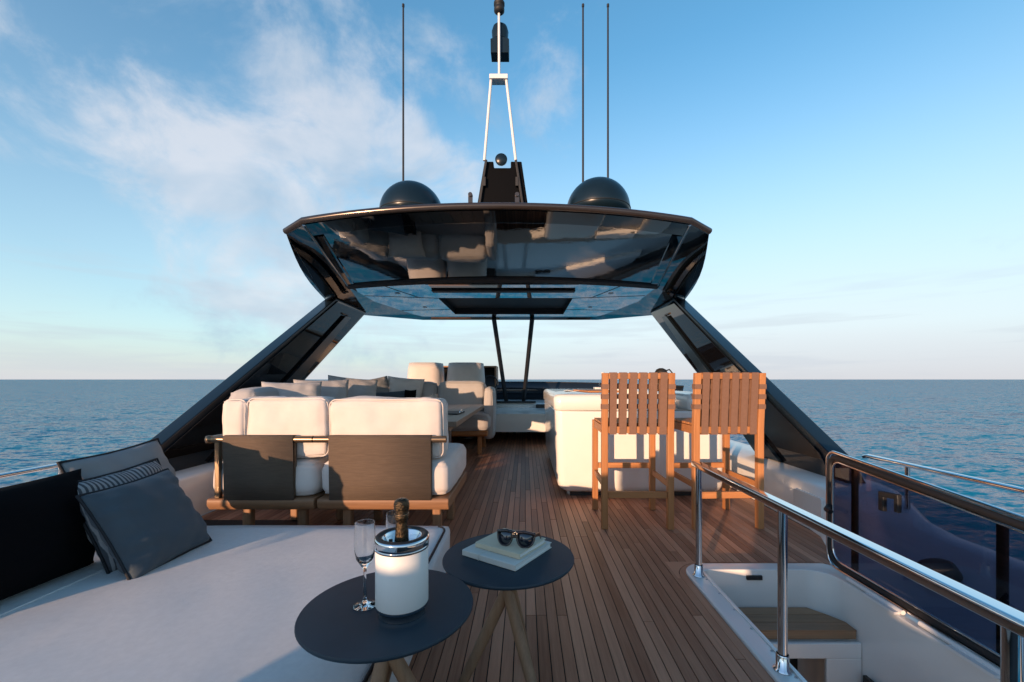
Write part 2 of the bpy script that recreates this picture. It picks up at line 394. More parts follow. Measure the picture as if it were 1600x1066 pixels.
# ------------------------------------------------------------------ deck with its planks
HX0, HX1, HY1 = 0.90, 1.66, 2.37      # stair hatch opening
DX0, DX1, DY0, DY1 = -2.50, 2.02, -2.3, 8.75
def deck():
    m = MB(); zt, zb = -0.005, -0.12
    m.box(DX0, HX0-0.03, DY0, DY1, zb, zt); m.box(HX0-0.03, HX1+0.06, HY1+0.03, DY1, zb, zt); m.box(HX1+0.06, DX1, DY0, DY1, zb, zt)
    d = m.build('deck', 'caulk'); tag(d, 'teak planked yacht deck with black caulk lines', kind='structure')
    pitch, gap = 0.0462, 0.0042
    pl = MB().box(-0.5, 0.5, 0, 1, -0.012, 0).build('plank', 'teak_deck'); me = pl.data
    bpy.data.objects.remove(pl)
    pieces = []; k = 0; x = -2.49; rn = random.Random(3)
    while x + pitch < DX1:
        xc = x+pitch/2
        y = 0.55; y0 = []
        lo, hi = 0.55, DY1-0.02
        if xc < -0.47: lo = 2.30
        if HX0-0.075 < xc < HX1+0.03: lo = HY1+0.085
        if xc < -1.6: lo = 3.2
        joint = lo-rn.choice((0.2, 0.65, 1.1, 1.6))
        while joint < hi:
            nx = joint+rn.choice((1.55, 1.75, 1.95, 2.15))
            a, b = max(joint+0.0018, lo), min(nx-0.0018, hi)
            if b-a > 0.04: pieces.append((xc, a, b))
            joint = nx
        x += pitch
    def size(p):      # how large a plank shows: near ones in the open gangway first
        xc, a, b = p; hid = 1.0
        ym = (a+b)/2
        if xc < -0.5: hid = 0.12 if ym < 6 else 0.05
        if xc > 0.3 and a > 3.6: hid = 0.05
        if xc > 1.7: hid = 0.1
        return hid*(1/max(a, 1.45)-1/b) if b > 1.45 else -1
    pieces.sort(key=size, reverse=True)
    # boards framing the hatch
    for p in pieces[:297]:
        o = bpy.data.objects.new('plank', me); COL.objects.link(o); o.parent = d
        o.location = (p[0], p[1], rn.uniform(-0.0006, 0.0004)); o.scale = (pitch-gap, p[2]-p[1], 1)
    f = MB()
    for xc, a, b in pieces[297:]: f.box(xc-(pitch-gap)/2, xc+(pitch-gap)/2, a, b, -0.012, 0)
    tag(f.build('plank_field', 'teak_deck', d), None, kind='stuff')
    MB().prism([(HX0-0.075+0.004, 0.55), (HX0-0.033, 0.55), (HX0-0.033, HY1-0.12)]+[(a, b) for a, b in arc(HX0+0.13, HY1-0.12, 0.163, 180, 90, 8)]+[(HX0+0.13, HY1+0.08)]+[(a, b) for a, b in arc(HX0+0.13, HY1-0.12, 0.201, 90, 180, 8)], 'Z', -0.012, 0.0018).build('plank', 'teak_deck', d)
    MB().prism([(HX0-0.092, HY1-0.12)]+arc(HX0+0.13, HY1-0.12, 0.205, 180, 90, 8)+[(HX0+0.13, HY1+0.087), (HX0-0.092, HY1+0.087)], 'Z', -0.012, 0.0006).build('plank', 'teak_deck', d)
    MB().box(HX0+0.134, HX1+0.03, HY1+0.043, HY1+0.081, -0.012, 0.0005).build('plank', 'teak_deck', d)
deck()

# ------------------------------------------------------------------ bulwarks / hull sides
def bulwark(sd, label):
    st = [(-2.6, 0), (2.3, 0), (2.5, 0.15), (2.7, 0.6), (2.85, 0.9), (3.0, 1), (5, 1), (7.0, 1), (8.2, 1)]
    rows = []
    for y, k in st:
        low = [(1.76, 0.0), (1.80, 0.012), (2.16, 0.16), (2.20, 0.19), (2.32, 0.205), (2.36, 0.19), (2.40, 0.14), (2.5, -2.0)]
        high = [(2.00, 0.0), (2.00, 0.02), (2.005, 0.305), (2.03, 0.33), (2.44, 0.335), (2.50, 0.32), (2.53, 0.28), (2.65, -2.0)]
        rows.append([(a*(1-k)+b*k, y, c*(1-k)+e*k) for (a, c), (b, e) in zip(low, high)])
    m = MB(); n = len(rows[0]); vs = [(C+sd*(p[0]-C), p[1], p[2]) for r in rows for p in r]
    fs = [(i*n+k, i*n+k+1, (i+1)*n+k+1, (i+1)*n+k) for i in range(len(rows)-1) for k in range(n-1)]
    m.add(vs, fs, True)
    o = m.build('bulwark', 'gelcoat', weld=True); tag(o, label, kind='structure')
    return o
bs = bulwark(1, 'white moulded bulwark along the starboard side')
bp_ = bulwark(-1, 'white moulded bulwark along the port side')
# locker door let into the starboard bulwark
def locker(par):
    poly = rrect(2.86, 3.16, 0.08, 0.25, 0.02)
    MB().prism(poly, 'X', 1.988, 2.02).build('locker_door', 'gelcoat', par, bevel=0.004)
locker(bs)

# ------------------------------------------------------------------ hardtop and its pillars
def hardtop():
    root = thing('hardtop', (C, 5.4, 2.1), 'glossy black hardtop roof on two raked black pillars', 'hardtop')
    def g(p): return (C+p[0], p[1], p[2])
    N = 20; A = []; B = []
    for i in range(-N, N+1):
        s = i/N; r = 1.38*s
        A.append((r+0.05, 2.93+0.12*s*s, 2.215-0.055*abs(s)**2.2)); B.append((1.75*s, 4.53+0.32*abs(s)**1.9, 2.10))
    # main fascia, gently hollow
    K = 8; m = MB(); vs = []; fs = []
    for j in range(K+1):
        q = j/K
        for a, b in zip(A, B):
            zz = a[2]*(1-q)+b[2]*q - 0.006*math.sin(PI*q)
            vs.append(g((a[0]*(1-q)+b[0]*q, a[1]*(1-q)+b[1]*q, zz)))
    W = 2*N+1
    fs = [(j*W+i, j*W+i+1, (j+1)*W+i+1, (j+1)*W+i) for j in range(K) for i in range(W-1)]
    m.add(vs, fs, True); m.build('fascia', 'gloss_black', root)
    for sd in (-1, 1):      # side wings of the fascia
        a1, a2, b2, c = (1.38*sd+0.05, 3.05, 2.160), (1.56*sd+0.05, 3.15, 2.118), (1.75*sd, 4.85, 2.10), (2.29*sd, 5.42, 2.07)
        m = MB(); vs = []; K2 = 8
        for j in range(K2+1):
            q = j/K2
            o_ = Vector(a2).lerp(Vector(c), q); o_.x += sd*0.06*math.sin(PI*q); o_.z -= 0.0*math.sin(PI*q)
            i_ = Vector(a1).lerp(Vector(b2), q); i_.z -= 0.006*math.sin(PI*q)
            for k in range(4):
                p = i_.lerp(o_, k/3); vs.append(g(p))
        fs = [(j*4+k, j*4+k+1, (j+1)*4+k+1, (j+1)*4+k) for j in range(K2) for k in range(3)]
        m.add(vs, fs, True); m.build('fascia_wing', 'pillar_black', root)
        # raised bead where the wing meets the fascia
        bead = [g(Vector(a1).lerp(Vector(b2), j/8)+Vector((0, 0, -0.006*math.sin(PI*j/8)-0.004))) for j in range(9)]
        MB().tube(bead, 0.012, 8).build('bead', 'gloss_black', root)
    def fp(i, q, dz=0.0):
        a, b = A[i], B[i]; return g((a[0]*(1-q)+b[0]*q, a[1]*(1-q)+b[1]*q, a[2]*(1-q)+b[2]*q-0.006*math.sin(PI*q)+dz))
    vs = []
    for i in range(W): vs += [fp(i, 0.0, -0.006), fp(i, 0.115, -0.006), fp(i, 0.125, 0.0)]
    MB().add(vs, [(i*3+k, i*3+k+1, i*3+k+4, i*3+k+3) for i in range(W-1) for k in range(2)], False).build('fascia_frame', 'pillar_black', root)
    for sd in (-1, 1):
        e = W-1 if sd > 0 else 0; vs = []
        for j in range(K+1):
            q = 0.12+0.88*j/K; o_ = Vector(fp(e, q)); vs += [o_+Vector((0, 0, -0.006)), o_+Vector((-sd*0.085, 0, -0.006)), o_+Vector((-sd*0.092, 0, 0.001))]
        MB().add(vs, [(i*3+k, i*3+k+1, i*3+k+4, i*3+k+3) for i in range(K) for k in range(2)], False).build('fascia_frame', 'pillar_black', root)
        # rounded end of the wing over the pillar head
        MB().tube([g((2.10*sd, 5.22, 2.075)), g((2.20*sd, 5.34, 2.07)), g((2.24*sd, 5.46, 2.065))], [0.02, 0.045, 0.03], 12).build('wing_end', 'pillar_black', root)
    # ceiling with a sunroof well
    m = MB(); zc = 2.10
    aft = [(b[0], b[1]) for b in B]+[(1.77, 5.5), (0.87, 5.5), (-0.87, 5.5), (-1.77, 5.5)]
    polys = [aft, [(-1.77, 5.5), (-0.87, 5.5), (-0.87, 6.88), (-1.55, 6.88), (-1.78, 5.75)], [(0.87, 5.5), (1.77, 5.5), (1.78, 5.75), (1.55, 6.88), (0.87, 6.88)],
             [(-1.55, 6.88), (-0.87, 6.88), (0.87, 6.88), (1.55, 6.88), (1.42, 7.2), (-1.42, 7.2)]]
    for pl in polys: m.add([g((x, y, zc)) for x, y in pl], [tuple(range(len(pl)))])
    m.build('ceiling', 'mirror_ceiling', root)
    m = MB()
    w = [(-0.87, 5.5), (0.87, 5.5), (0.87, 6.88), (-0.87, 6.88)]
    m.add([g((x, y, 2.10)) for x, y in w]+[g((x, y, 2.19)) for x, y in w], [(4, 5, 6, 7), (0, 1, 5, 4), (1, 2, 6, 5), (2, 3, 7, 6), (3, 0, 4, 7)])
    m.build('sunroof_well', 'matte_dark', root)
    MB().box(C-0.84, C+0.84, 4.97, 5.08, 2.080, 2.0975).build('blind_slot', 'matte_dark', root, bevel=0.004)
    for xa, ya, xb, yb in ((-1.35, 4.74, -1.1, 5.5), (1.35, 4.74, 1.1, 5.5), (-1.76, 5.35, -0.87, 5.52), (1.76, 5.35, 0.87, 5.52), (-1.62, 6.5, -0.87, 6.4), (1.62, 6.5, 0.87, 6.4)):
        MB().bar((C+xa, ya, 2.0985), (C+xb, yb, 2.0985), 0.008, 0.003).build('panel_joint', 'matte_dark', root)
    for xa, ya in ((-1.3, 5.2), (1.3, 5.2), (-1.2, 6.2), (1.2, 6.2)):
        MB().lathe([(0.001, -0.004), (0.022, -0.004), (0.030, -0.006), (0.034, 0.0)], (C+xa, ya, 2.0998), 20).build('downlight', 'steel_satin', root)
    MB().box(C-0.84, C+0.84, 4.66, 4.68, 2.088, 2.0975).build('blind_slot', 'matte_dark', root)
    vs = []
    for b in B: vs += [g((b[0], b[1]-0.10, 2.088)), g((b[0], b[1]-0.015, 2.072)), g((b[0], b[1]+0.01, 2.098)), g((b[0], b[1]-0.12, 2.12))]
    MB().add(vs, [(i*4+k, i*4+(k+1) % 4, (i+1)*4+(k+1) % 4, (i+1)*4+k) for i in range(len(B)-1) for k in range(4)], False).build('drip_lip', 'matte_dark', root)
    # side bands between ceiling and outer edge
    for sd in (-1, 1):
        inn = [(1.75, 4.85, 2.10), (1.77, 5.5, 2.10), (1.78, 5.75, 2.10), (1.55, 6.88, 2.10), (1.42, 7.2, 2.10)]
        out = [(2.29, 5.42, 2.07), (2.30, 5.6, 2.055), (2.30, 6.1, 2.05), (2.28, 6.62, 2.05), (1.50, 7.32, 2.07)]
        m = MB(); m.add([g((p[0]*sd, p[1], p[2])) for p in inn+out], [(i, i+1, i+6, i+5) for i in range(4)])
        m.build('soffit', 'gloss_black', root)
    MB().add([g(p) for p in ((-1.42, 7.2, 2.10), (1.42, 7.2, 2.10), (1.50, 7.32, 2.07), (-1.50, 7.32, 2.07))], [(0, 1, 2, 3)]).build('front_lip', 'gloss_black', root)
    # roof shell over everything
    rim = [(-2.29, 5.42, 2.07)]+[(-1.51, 3.15, 2.118)]+A+[(1.61, 3.15, 2.118), (2.29, 5.42, 2.07), (2.28, 6.62, 2.05), (1.50, 7.32, 2.07), (-1.50, 7.32, 2.07), (-2.28, 6.62, 2.05)]
    n = len(rim); vs = [g(p) for p in rim]; lv = [(1.0, 0.035), (0.97, 0.07), (0.86, 0.16), (0.5, 0.23), (0.02, 0.25)]
    cx, cy = 0, 5.2
    for sc, dz in lv: vs += [g((cx+(p[0]-cx)*sc, cy+(p[1]-cy)*sc, p[2]*(1-(1-sc)*0.6)+2.27*(1-sc)*0.6+dz)) for p in rim]
    fs = [(l*n+i, l*n+(i+1) % n, (l+1)*n+(i+1) % n, (l+1)*n+i) for l in range(len(lv)) for i in range(n)]+[tuple(range(len(lv)*n, (len(lv)+1)*n))]
    MB().add(vs, fs, False).build('roof_shell', 'satin_navy', root)
    edge = [g((p[0], p[1]-0.008, p[2]+0.022)) for p in rim[1:len(A)+3]]
    MB().tube(edge, 0.024, 10).build('rim', 'bronze_edge', root)
    # pillars
    def lean(o):
        for v in o.data.vertices:
            w = v.co; v.co = Vector((w.x+math.copysign(0.20*(2.08-w.z), w.x-C), w.y, w.z))
        return o
    for sd in (-1, 1):
        P = [(2.94, 0.30), (3.04, 0.49), (5.40, 2.075), (6.45, 2.06), (5.06, 1.06), (4.07, 0.30)]
        p = lean(MB().prism(P, 'X', C+sd*2.135, C+sd*2.270).build('pillar', 'satin_navy', root, bevel=0.012))
        p2 = [(3.07, 0.31), (3.17, 0.505), (5.44, 2.05), (6.36, 2.045), (5.00, 1.06), (4.02, 0.31)]
        lean(MB().prism(p2, 'X', C+sd*2.120, C+sd*2.134).build('gloss_panel', 'pillar_black', p, bevel=0.004))
        st = [(5.84, 1.90), (4.98, 1.16), (4.02, 0.34), (3.66, 0.34), (4.68, 1.12), (5.66, 1.89)]
        lean(MB().prism(st, 'X', C+sd*2.085, C+sd*2.1198).build('rib', 'satin_navy', p, bevel=0.004))
        lean(MB().tube([(C+sd*2.112, 5.76, 1.915), (C+sd*2.112, 5.60, 1.915)], 0.012, 8).build('deck_light', 'bronze_edge', p))
    # V brace under the forward edge
    br = MB()
    for sd in (-1, 1): br.bar((C+0.05+sd*0.175, 8.62, 0.60), (C+0.05+sd*0.325, 7.24, 2.085), 0.065, 0.05, (0, -1, 0.9))
    br.bar((C-0.13, 8.64, 0.595), (C+0.23, 8.64, 0.595), 0.06, 0.05)
    br.build('brace', 'matte_dark', root, bevel=0.005)
    for x in (-0.126, 0.197):                                     # little brackets on the aft rim
        b = MB(); b.bar((C+x, 2.95, 2.25), (C+x, 2.95, 2.325), 0.03, 0.012, (0, 1, 0)); b.tube([(C+x, 2.935, 2.325), (C+x, 2.97, 2.325)], 0.015, 10)
        b.build('bracket', 'bronze_edge', root)
    return root
hardtop()

def dome(x, y, z, r, label):
    pr = [(r*0.80, -0.22*r), (r*0.97, -0.12*r), (r, 0.0)]+[(r*math.cos(R(a)), r*math.sin(R(a))*1.0) for a in range(6, 90, 6)]+[(0.002, r)]
    o = MB().lathe(pr, (0, 0, 0), 48).build('satellite_dome', 'dome_navy'); o.location = (x, y, z)
    MB().lathe([(r*0.5, -1.2*r), (r*0.5, -0.2*r)], (0, 0, 0), 24).build('pedestal', 'matte_dark').parent = o
    MB().tube([(r*1.003*math.cos(R(a)), r*1.003*math.sin(R(a)), 0.002) for a in range(0, 360, 8)], 0.004, 6, closed=True).build('seam', 'matte_dark').parent = o
    tag(o, label, 'satellite dome', 'satellite domes on the hardtop')
dome(-1.08, 4.08, 2.625, 0.298, 'dark round satellite dome on the hardtop beside the single whip antenna')
dome(0.70, 4.08, 2.655, 0.302, 'dark round satellite dome on the hardtop below the pair of antennas')

def antenna(x, y, label):
    o = MB().tube([(0, 0, 0), (0, 0, 0.25), (0, 0, 2.30)], [0.012, 0.0105, 0.0085], 8).build('whip_antenna', 'matte_dark'); o.location = (x, y, 2.40)
    MB().tube([(0, 0, -0.05), (0, 0, 0.10)], 0.02, 10).build('base', 'matte_dark').parent = o
    MB().tube([(0, 0, 2.30), (0, 0, 2.325)], 0.0125, 8).build('tip', 'matte_dark').parent = o
    tag(o, label, 'antenna', 'whip antennas on the hardtop')
    return o
YA = 4.18
for px, lab in ((630, 'lone black whip antenna left of the mast'), (911, 'black whip antenna right of the mast, nearer of the pair'), (950, 'rightmost black whip antenna behind the right satellite dome')):
    antenna((px-820)/667*YA, YA, lab)

def mast():
    root = thing('mast', (C, 4.1, 2.5), 'black mast base with white A frame and navigation lights', 'mast')
    y = 4.1; k = y/667
    def P(px, py, dy=0): return ((px-820)*k, y+dy, 1.05+(593-py)*k)
    m = MB(); pl = [P(736, 375), P(757, 252), P(771, 252), P(771, 262), P(798, 262), P(798, 252), P(815, 252), P(833, 375)]
    m.prism([(p[0], p[2]) for p in pl], 'Y', y, y+0.30); m.build('base', 'mast_black', root, bevel=0.008)
    for a, b in (((748, 330), (760, 252)), ((818, 330), (806, 252))):
        MB().bar(P(*a, -0.02), P(*b, -0.02), 0.022, 0.03, (0, 1, 0)).build('track', 'matte_dark', root, bevel=0.003)
    for px in (757, 808): MB().bar(P(px, 293, -0.025), P(px, 279, -0.025), 0.03, 0.03, (0, 1, 0)).build('clamp', 'matte_dark', root, bevel=0.003)
    for a, b in (((757, 252), (767.5, 124)), ((806, 252), (791, 124))):
        MB().tube([P(*a, -0.01), P(*b, -0.01)], 0.0135, 10).build('strut', 'white_paint', root)
    MB().box(P(765, 0)[0], P(793.5, 0)[0], y-0.04, y+0.06, P(0, 126.5)[2], P(0, 119.5)[2]).build('cross_plate', 'white_paint', root, bevel=0.003)
    MB().tube([P(780, 122), P(779.5, -40)], 0.0125, 10).build('pole', 'white_paint', root)
    lx, _, lz = P(780.5, 78)
    o = MB().prism([(lx-0.088, lz), (lx+0.088, lz), (lx+0.09, lz+0.135), (lx, lz+0.165), (lx-0.09, lz+0.135)], 'Y', y+0.03, y+0.16).build('light_housing', 'dome_navy', root, bevel=0.004)
    MB().lathe([(0.001, 0), (0.075, 0), (0.075, 0), (0.083, 0.09), (0.07, 0.135), (0.07, 0.135), (0.001, 0.15)], (lx, y+0.10, lz+0.158), 24).build('navigation_light', 'dome_navy', root)
    tx, _, tz = P(780, 21)
    MB().lathe([(0.001, 0), (0.03, 0.0), (0.05, 0.02), (0.05, 0.045), (0.042, 0.05), (0.042, 0.07), (0.052, 0.075), (0.052, 0.10), (0.035, 0.12), (0.03, 0.2), (0.001, 0.2)], (tx, y, tz), 24).build('navigation_light', 'matte_dark', root)
    hx, _, hz = P(783.5, 253)
    h = MB().lathe([(0.001, -0.05), (0.03, -0.048), (0.055, -0.02), (0.058, 0.0), (0.058, 0.0), (0.045, 0.012), (0.001, 0.012)], (0, 0, 0), 24)
    h.xform(Matrix.Translation((hx, y-0.05, hz)) @ Matrix.Rotation(R(90), 4, 'X')); h.build('horn', 'dome_navy', root)
mast()

# ------------------------------------------------------------------ forward console, windscreen, helm
def forward():
    root = thing('forward_console', (C, 8.6, 0), 'white moulded console across the forward end of the deck', 'console')
    pts = [(-2.35, 7.6), (-1.2, 8.35), (-0.6, 8.52), (0.1, 8.52), (0.5, 8.40), (1.0, 8.1), (2.0, 7.5)]
    m = MB(); prof = [(0.04, 0.0), (0.04, 0.045), (-0.01, 0.05), (-0.01, 0.085), (0.03, 0.10), (0.0, 0.55), (0.05, 0.585), (0.95, 0.60)]
    vs = [(x, y+o, z) for x, y in pts for o, z in prof]; n = len(prof)
    m.add(vs, [(i*n+k, i*n+k+1, (i+1)*n+k+1, (i+1)*n+k) for i in range(len(pts)-1) for k in range(n-1)], False)
    m.build('moulding', 'gelcoat', root)
    MB().prism(rrect(-0.49, 0.10, 0.15, 0.50, 0.015), 'Y', 8.495, 8.54).build('locker_door', 'gelcoat', root, bevel=0.006)
    MB().box(0.22, 0.52, 8.36, 8.46, 0.42, 0.56).build('recess_box', 'interior_dark', root, bevel=0.02)
    MB().box(-0.62, 0.22, 8.50, 8.66, 0.585, 0.615).build('ledge', 'matte_dark', root, bevel=0.006)
    w = thing('windscreen', (C, 9.6, 0.5), 'low dark tinted windscreen curving round the bow end', 'windscreen')
    m = MB(); vs = []; N = 40
    for i in range(N+1):
        a = -1+2*i/N; x = C+2.75*a; y = 9.9-2.9*abs(a)**2.4
        for o, z in ((0.0, 0.50), (0.25, 0.985-0.05*abs(a)**2), (0.29, 0.985-0.05*abs(a)**2), (0.06, 0.50)): vs.append((x, y-o, z))
    fs = [(i*4+k, i*4+(k+1) % 4, (i+1)*4+(k+1) % 4, (i+1)*4+k) for i in range(N) for k in range(4)]+[(0, 1, 2, 3), (N*4+3, N*4+2, N*4+1, N*4)]
    m.add(vs, fs, True); m.build('pane', 'windscreen_dark', w)
    top = [(C+2.75*a, 9.9-2.9*abs(a)**2.4-0.27, 0.99-0.05*a*a) for a in [-1+2*i/N for i in range(N+1)]]
    MB().tube(top, 0.014, 8).build('trim', 'matte_dark', w)
    # foredeck so that nothing is open behind the console
    f = MB().prism([(-2.9, 6.9), (2.45, 6.9), (2.3, 8.2), (1.2, 9.9), (C, 10.4), (-1.6, 9.9), (-2.7, 8.2)], 'Z', 0.2, 0.49).build('foredeck', 'gelcoat')
    tag(f, 'white coachroof moulding under the windscreen', kind='structure')
    h = thing('helm_station', (-1.2, 8.6, 0), 'dark helm console with wooden hood between the helm seats', 'helm console')
    MB().prism([(8.15, 0.0), (8.95, 0.0), (8.95, 1.12), (8.75, 1.30), (8.62, 1.30), (8.25, 0.95)], 'X', -1.85, -0.58).build('body', 'dash_dark', h, bevel=0.02)
    MB().box(-1.88, -0.55, 8.30, 8.86, 1.285, 1.315).build('hood', 'teak_base', h, bevel=0.008)
    MB().box(-0.585, -0.55, 8.28, 8.86, 0.93, 1.285).build('hood_side', 'teak_base', h, bevel=0.006)
    MB().prism([(8.20, 0.97), (8.22, 0.97), (8.50, 1.22), (8.48, 1.22)], 'X', -1.50, -1.34).build('screen', 'tinted_glass', h)
    MB().tube([(-0.66+0.14*math.cos(R(a)), 8.08+0.05*math.sin(R(a)), 0.99+0.13*math.sin(R(a))) for a in range(0, 360, 15)], 0.012, 8, closed=True).build('steering_wheel', 'rubber', h)
forward()

def helm_seat(x0, x1, label):
    xm = (x0+x1)/2; root = thing('helm_chair', (xm, 7.5, 0), label, 'helm seat', 'helm seats')
    MB().lathe([(0.16, 0), (0.16, 0.02), (0.05, 0.04), (0.05, 0.50)], (xm, 7.75, 0), 20).build('pedestal', 'steel_satin', root)
    soft_box(x0+0.03, x1-0.03, 7.48, 8.02, 0.50, 0.68, seed=3).build('seat_cushion', 'cushion_ivory', root)
    # wrap-round shell back, tapering upwards
    m = MB(); vs = []; N = 20; L = 8
    for j in range(L+1):
        q = j/L; z = 0.50+0.83*q; hw = (x1-x0)/2*(1.04-0.17*q); d = 0.34*(1-0.25*q)
        if j == L: hw *= 0.97; d *= 0.9
        for i in range(N+1):
            a = PI*i/N; cx = math.copysign(abs(math.cos(a))**0.55, math.cos(a)); sy = math.sin(a)**0.55
            vs.append((xm-hw*cx, 7.66-d*sy+0.03*q, z))
    fs = [(j*(N+1)+i, j*(N+1)+i+1, (j+1)*(N+1)+i+1, (j+1)*(N+1)+i) for j in range(L) for i in range(N)]
    m.add(vs, fs, True); m.build('backrest', 'cushion_ivory', root, solid=0.09)
    MB().box(xm-0.2, xm+0.2, 7.345, 7.36, 0.6, 0.605).build('seam', 'cushion_grey', root)
helm_seat(-2.06, -1.47, 'cream upholstered helm seat nearer the port side')
helm_seat(-1.36, -0.74, 'cream upholstered helm seat nearer the gangway')

# ------------------------------------------------------------------ sofas
def sofa_module(label, x0, x1, y0, y1, px0, px1, rail, pads, seedv, legs, group, arm=None, open_gap=None):
    """seat with its back to the camera: teak plinth, legs, slung fabric back panel, loose cushions"""
    root = thing('sofa_module', ((x0+x1)/2, (y0+y1)/2, 0), label, 'sofa', group)
    zt = 0.335
    sl = MB().prism([(y0, 0.295), (y0+0.02, 0.265), (y1-0.02, 0.265), (y1, 0.295), (y1, 0.325), (y1-0.01, zt), (y0+0.01, zt), (y0, 0.325)], 'X', x0, x1).build('plinth', 'teak_base', root, bevel=0.008)
    for lx, ly in legs: MB().bar((lx, ly, 0), (lx, ly, 0.268), 0.055, 0.055, (0, 1, 0)).build('leg', 'teak_leg', root, bevel=0.012)
    sx0, sx1 = x0-0.0, x1+0.0
    soft_box(sx0+0.005, sx1-0.005, y0+0.03, y1+0.02, zt, 0.555, p=5.5, puff=0.014, wr=0.006, seed=seedv, n=18).build('seat_cushion', 'cushion_ivory', root)
    yb = y0+0.015
    MB().tube([(rail[0], yb, 0.69), (rail[1], yb, 0.69)], 0.021, 14).build('back_rail', 'bronze_tube', root)
    for xx in (px0+0.006, px1-0.006):
        MB().bar((xx, yb, zt), (xx, yb, 0.68), 0.016, 0.016, (0, 1, 0)).build('back_post', 'bronze_tube', root)
    # slung panel wraps over the rail
    prof = [(yb-0.012, zt-0.008), (yb-0.016, 0.45), (yb-0.020, 0.60), (yb-0.024, 0.685)]+[(yb+0.0245*math.cos(R(a)), 0.69+0.0245*math.sin(R(a))) for a in (165, 135, 105, 75, 45, 15)]+[(yb+0.022, 0.66), (yb+0.016, 0.42)]
    m = MB(); vs = [(x, y, z) for x in (px0, px1) for y, z in prof]; n = len(prof)
    m.add(vs, [(k, k+1, n+k+1, n+k) for k in range(n-1)], True); m.build('back_panel', 'panel_weave', root, solid=0.004)
    for i, (a, b, ya, yc, za, zb, ln) in enumerate(pads):
        bc = soft_box(a, b, ya, yc, za, zb, p=6.2, puff=0.012, wr=0.013, seed=seedv+i*2.3+1, n=22, lean=ln).build('back_cushion', 'cushion_ivory', root)
        for yy in (ya+0.018, yc-0.018):
            lp = [(qx, yy+ln*(qz-za), qz) for qx, qz in rrect(a+0.001, b-0.001, za+0.004, zb+0.001, 0.042, 6)]
            MB().tube(lp, 0.0042, 6, closed=True).build('piping', 'cushion_ivory', bc)
    return root
GS = 'sofa modules round the dining table'
Y0 = 2.55
sofa_module('ivory sofa module with wide slung back panel nearest the gangway', -1.245, -0.455, Y0, 3.35, -1.170, -0.560, (-1.265, -0.472),
            [(-1.195, -0.500, Y0+0.055, Y0+0.235, 0.565, 0.925, -0.04)], 1, [(-1.10, 2.66), (-0.545, 2.66), (-0.555, 3.20), (-1.10, 3.20)], GS)
a_ = sofa_module('ivory sofa module with narrow slung back panel at the port corner', -1.905, -1.262, Y0, 3.35, -1.800, -1.382, (-1.885, -1.272),
            [(-1.700, -1.205, Y0+0.055, Y0+0.225, 0.575, 0.932, -0.03), (-1.845, -1.700, Y0+0.045, Y0+0.55, 0.56, 0.925, 0.0)], 5, [(-1.72, 2.66), (-1.38, 2.66), (-1.38, 3.2), (-1.72, 3.2)], GS)
MB().bar((-1.845, Y0+0.02, 0.335), (-1.845, Y0+0.02, 0.69), 0.03, 0.03, (0, 1, 0)).build('arm_post', 'bronze_tube', a_, bevel=0.004)
MB().tube([(-1.885, Y0+0.0, 0.69), (-1.885, Y0+0.5, 0.69)], 0.021, 12).build('arm_rail', 'bronze_tube', a_)
MB().lathe([(0.001, 0.024), (0.02, 0.02), (0.026, 0.0), (0.02, -0.02), (0.001, -0.024)], (-1.892, Y0+0.012, 0.69), 16).build('rail_cap', 'bronze_tube', a_)

def side_sofa():
    r = thing('port_sofa', (-2.0, 4.6, 0), 'long grey cushioned sofa along the port side behind the table', 'sofa', GS)
    MB().box(-2.42, -1.72, 3.45, 6.9, 0.25, 0.335).build('plinth', 'teak_base', r, bevel=0.012)
    for ly in (3.6, 4.8, 6.0, 6.7):
        for lx in (-2.3, -1.85): MB().bar((lx, ly, 0), (lx, ly, 0.26), 0.055, 0.055, (0, 1, 0)).build('leg', 'teak_leg', r, bevel=0.01)
    for i, (a, b) in enumerate(((3.48, 4.58), (4.6, 5.7), (5.72, 6.88))):
        soft_box(-2.40, -1.70, a, b, 0.335, 0.53, seed=i+20, n=10).build('seat_cushion', 'cushion_grey', r)
        soft_box(-2.44, -2.20, a, b, 0.53, 0.965, seed=i+30, n=12, p=4.5).build('back_cushion', 'cushion_grey', r)
side_sofa()
def end_sofa():
    r = thing('aft_facing_sofa', (-1.1, 6.4, 0), 'grey cushioned sofa facing aft at the forward end of the table', 'sofa', GS)
    MB().prism([(5.88, 0.29), (5.90, 0.26), (6.68, 0.26), (6.70, 0.29), (6.69, 0.335), (5.89, 0.335)], 'X', -1.70, -0.52).build('plinth', 'teak_stool_x', r, bevel=0.01)
    for lx, ly in ((-0.635, 5.99), (-0.635, 6.6), (-1.6, 5.99), (-1.6, 6.6)): MB().bar((lx, ly, 0), (lx, ly, 0.262), 0.06, 0.06, (0, 1, 0)).build('leg', 'teak_stool_z', r, bevel=0.014)
    soft_box(-1.69, -0.50, 5.86, 6.72, 0.335, 0.56, seed=41, n=14, p=5).build('seat_cushion', 'cushion_grey', r)
    soft_box(-1.30, -0.60, 6.36, 6.60, 0.56, 1.01, seed=42, n=14, p=4.5, lean=0.08).build('back_cushion', 'cushion_grey', r)
    soft_box(-1.98, -1.34, 6.36, 6.60, 0.56, 1.00, seed=43, n=14, p=4.5, lean=0.08).build('back_cushion', 'cushion_grey', r)
    soft_box(-0.58, -0.46, 6.10, 6.76, 0.20, 0.92, seed=44, n=12, p=4.5).build('side_pad', 'cushion_grey', r)
end_sofa()
G = 'scatter pillows on the dining sofas'
pillow('plump grey pillow behind the ivory sofa, nearest the port pillar', 'cushion_grey', 0.50, 0.46, 0.17, (-2.12, 3.86, 0.58), (R(-12), 0, R(20)), 1, group=G)
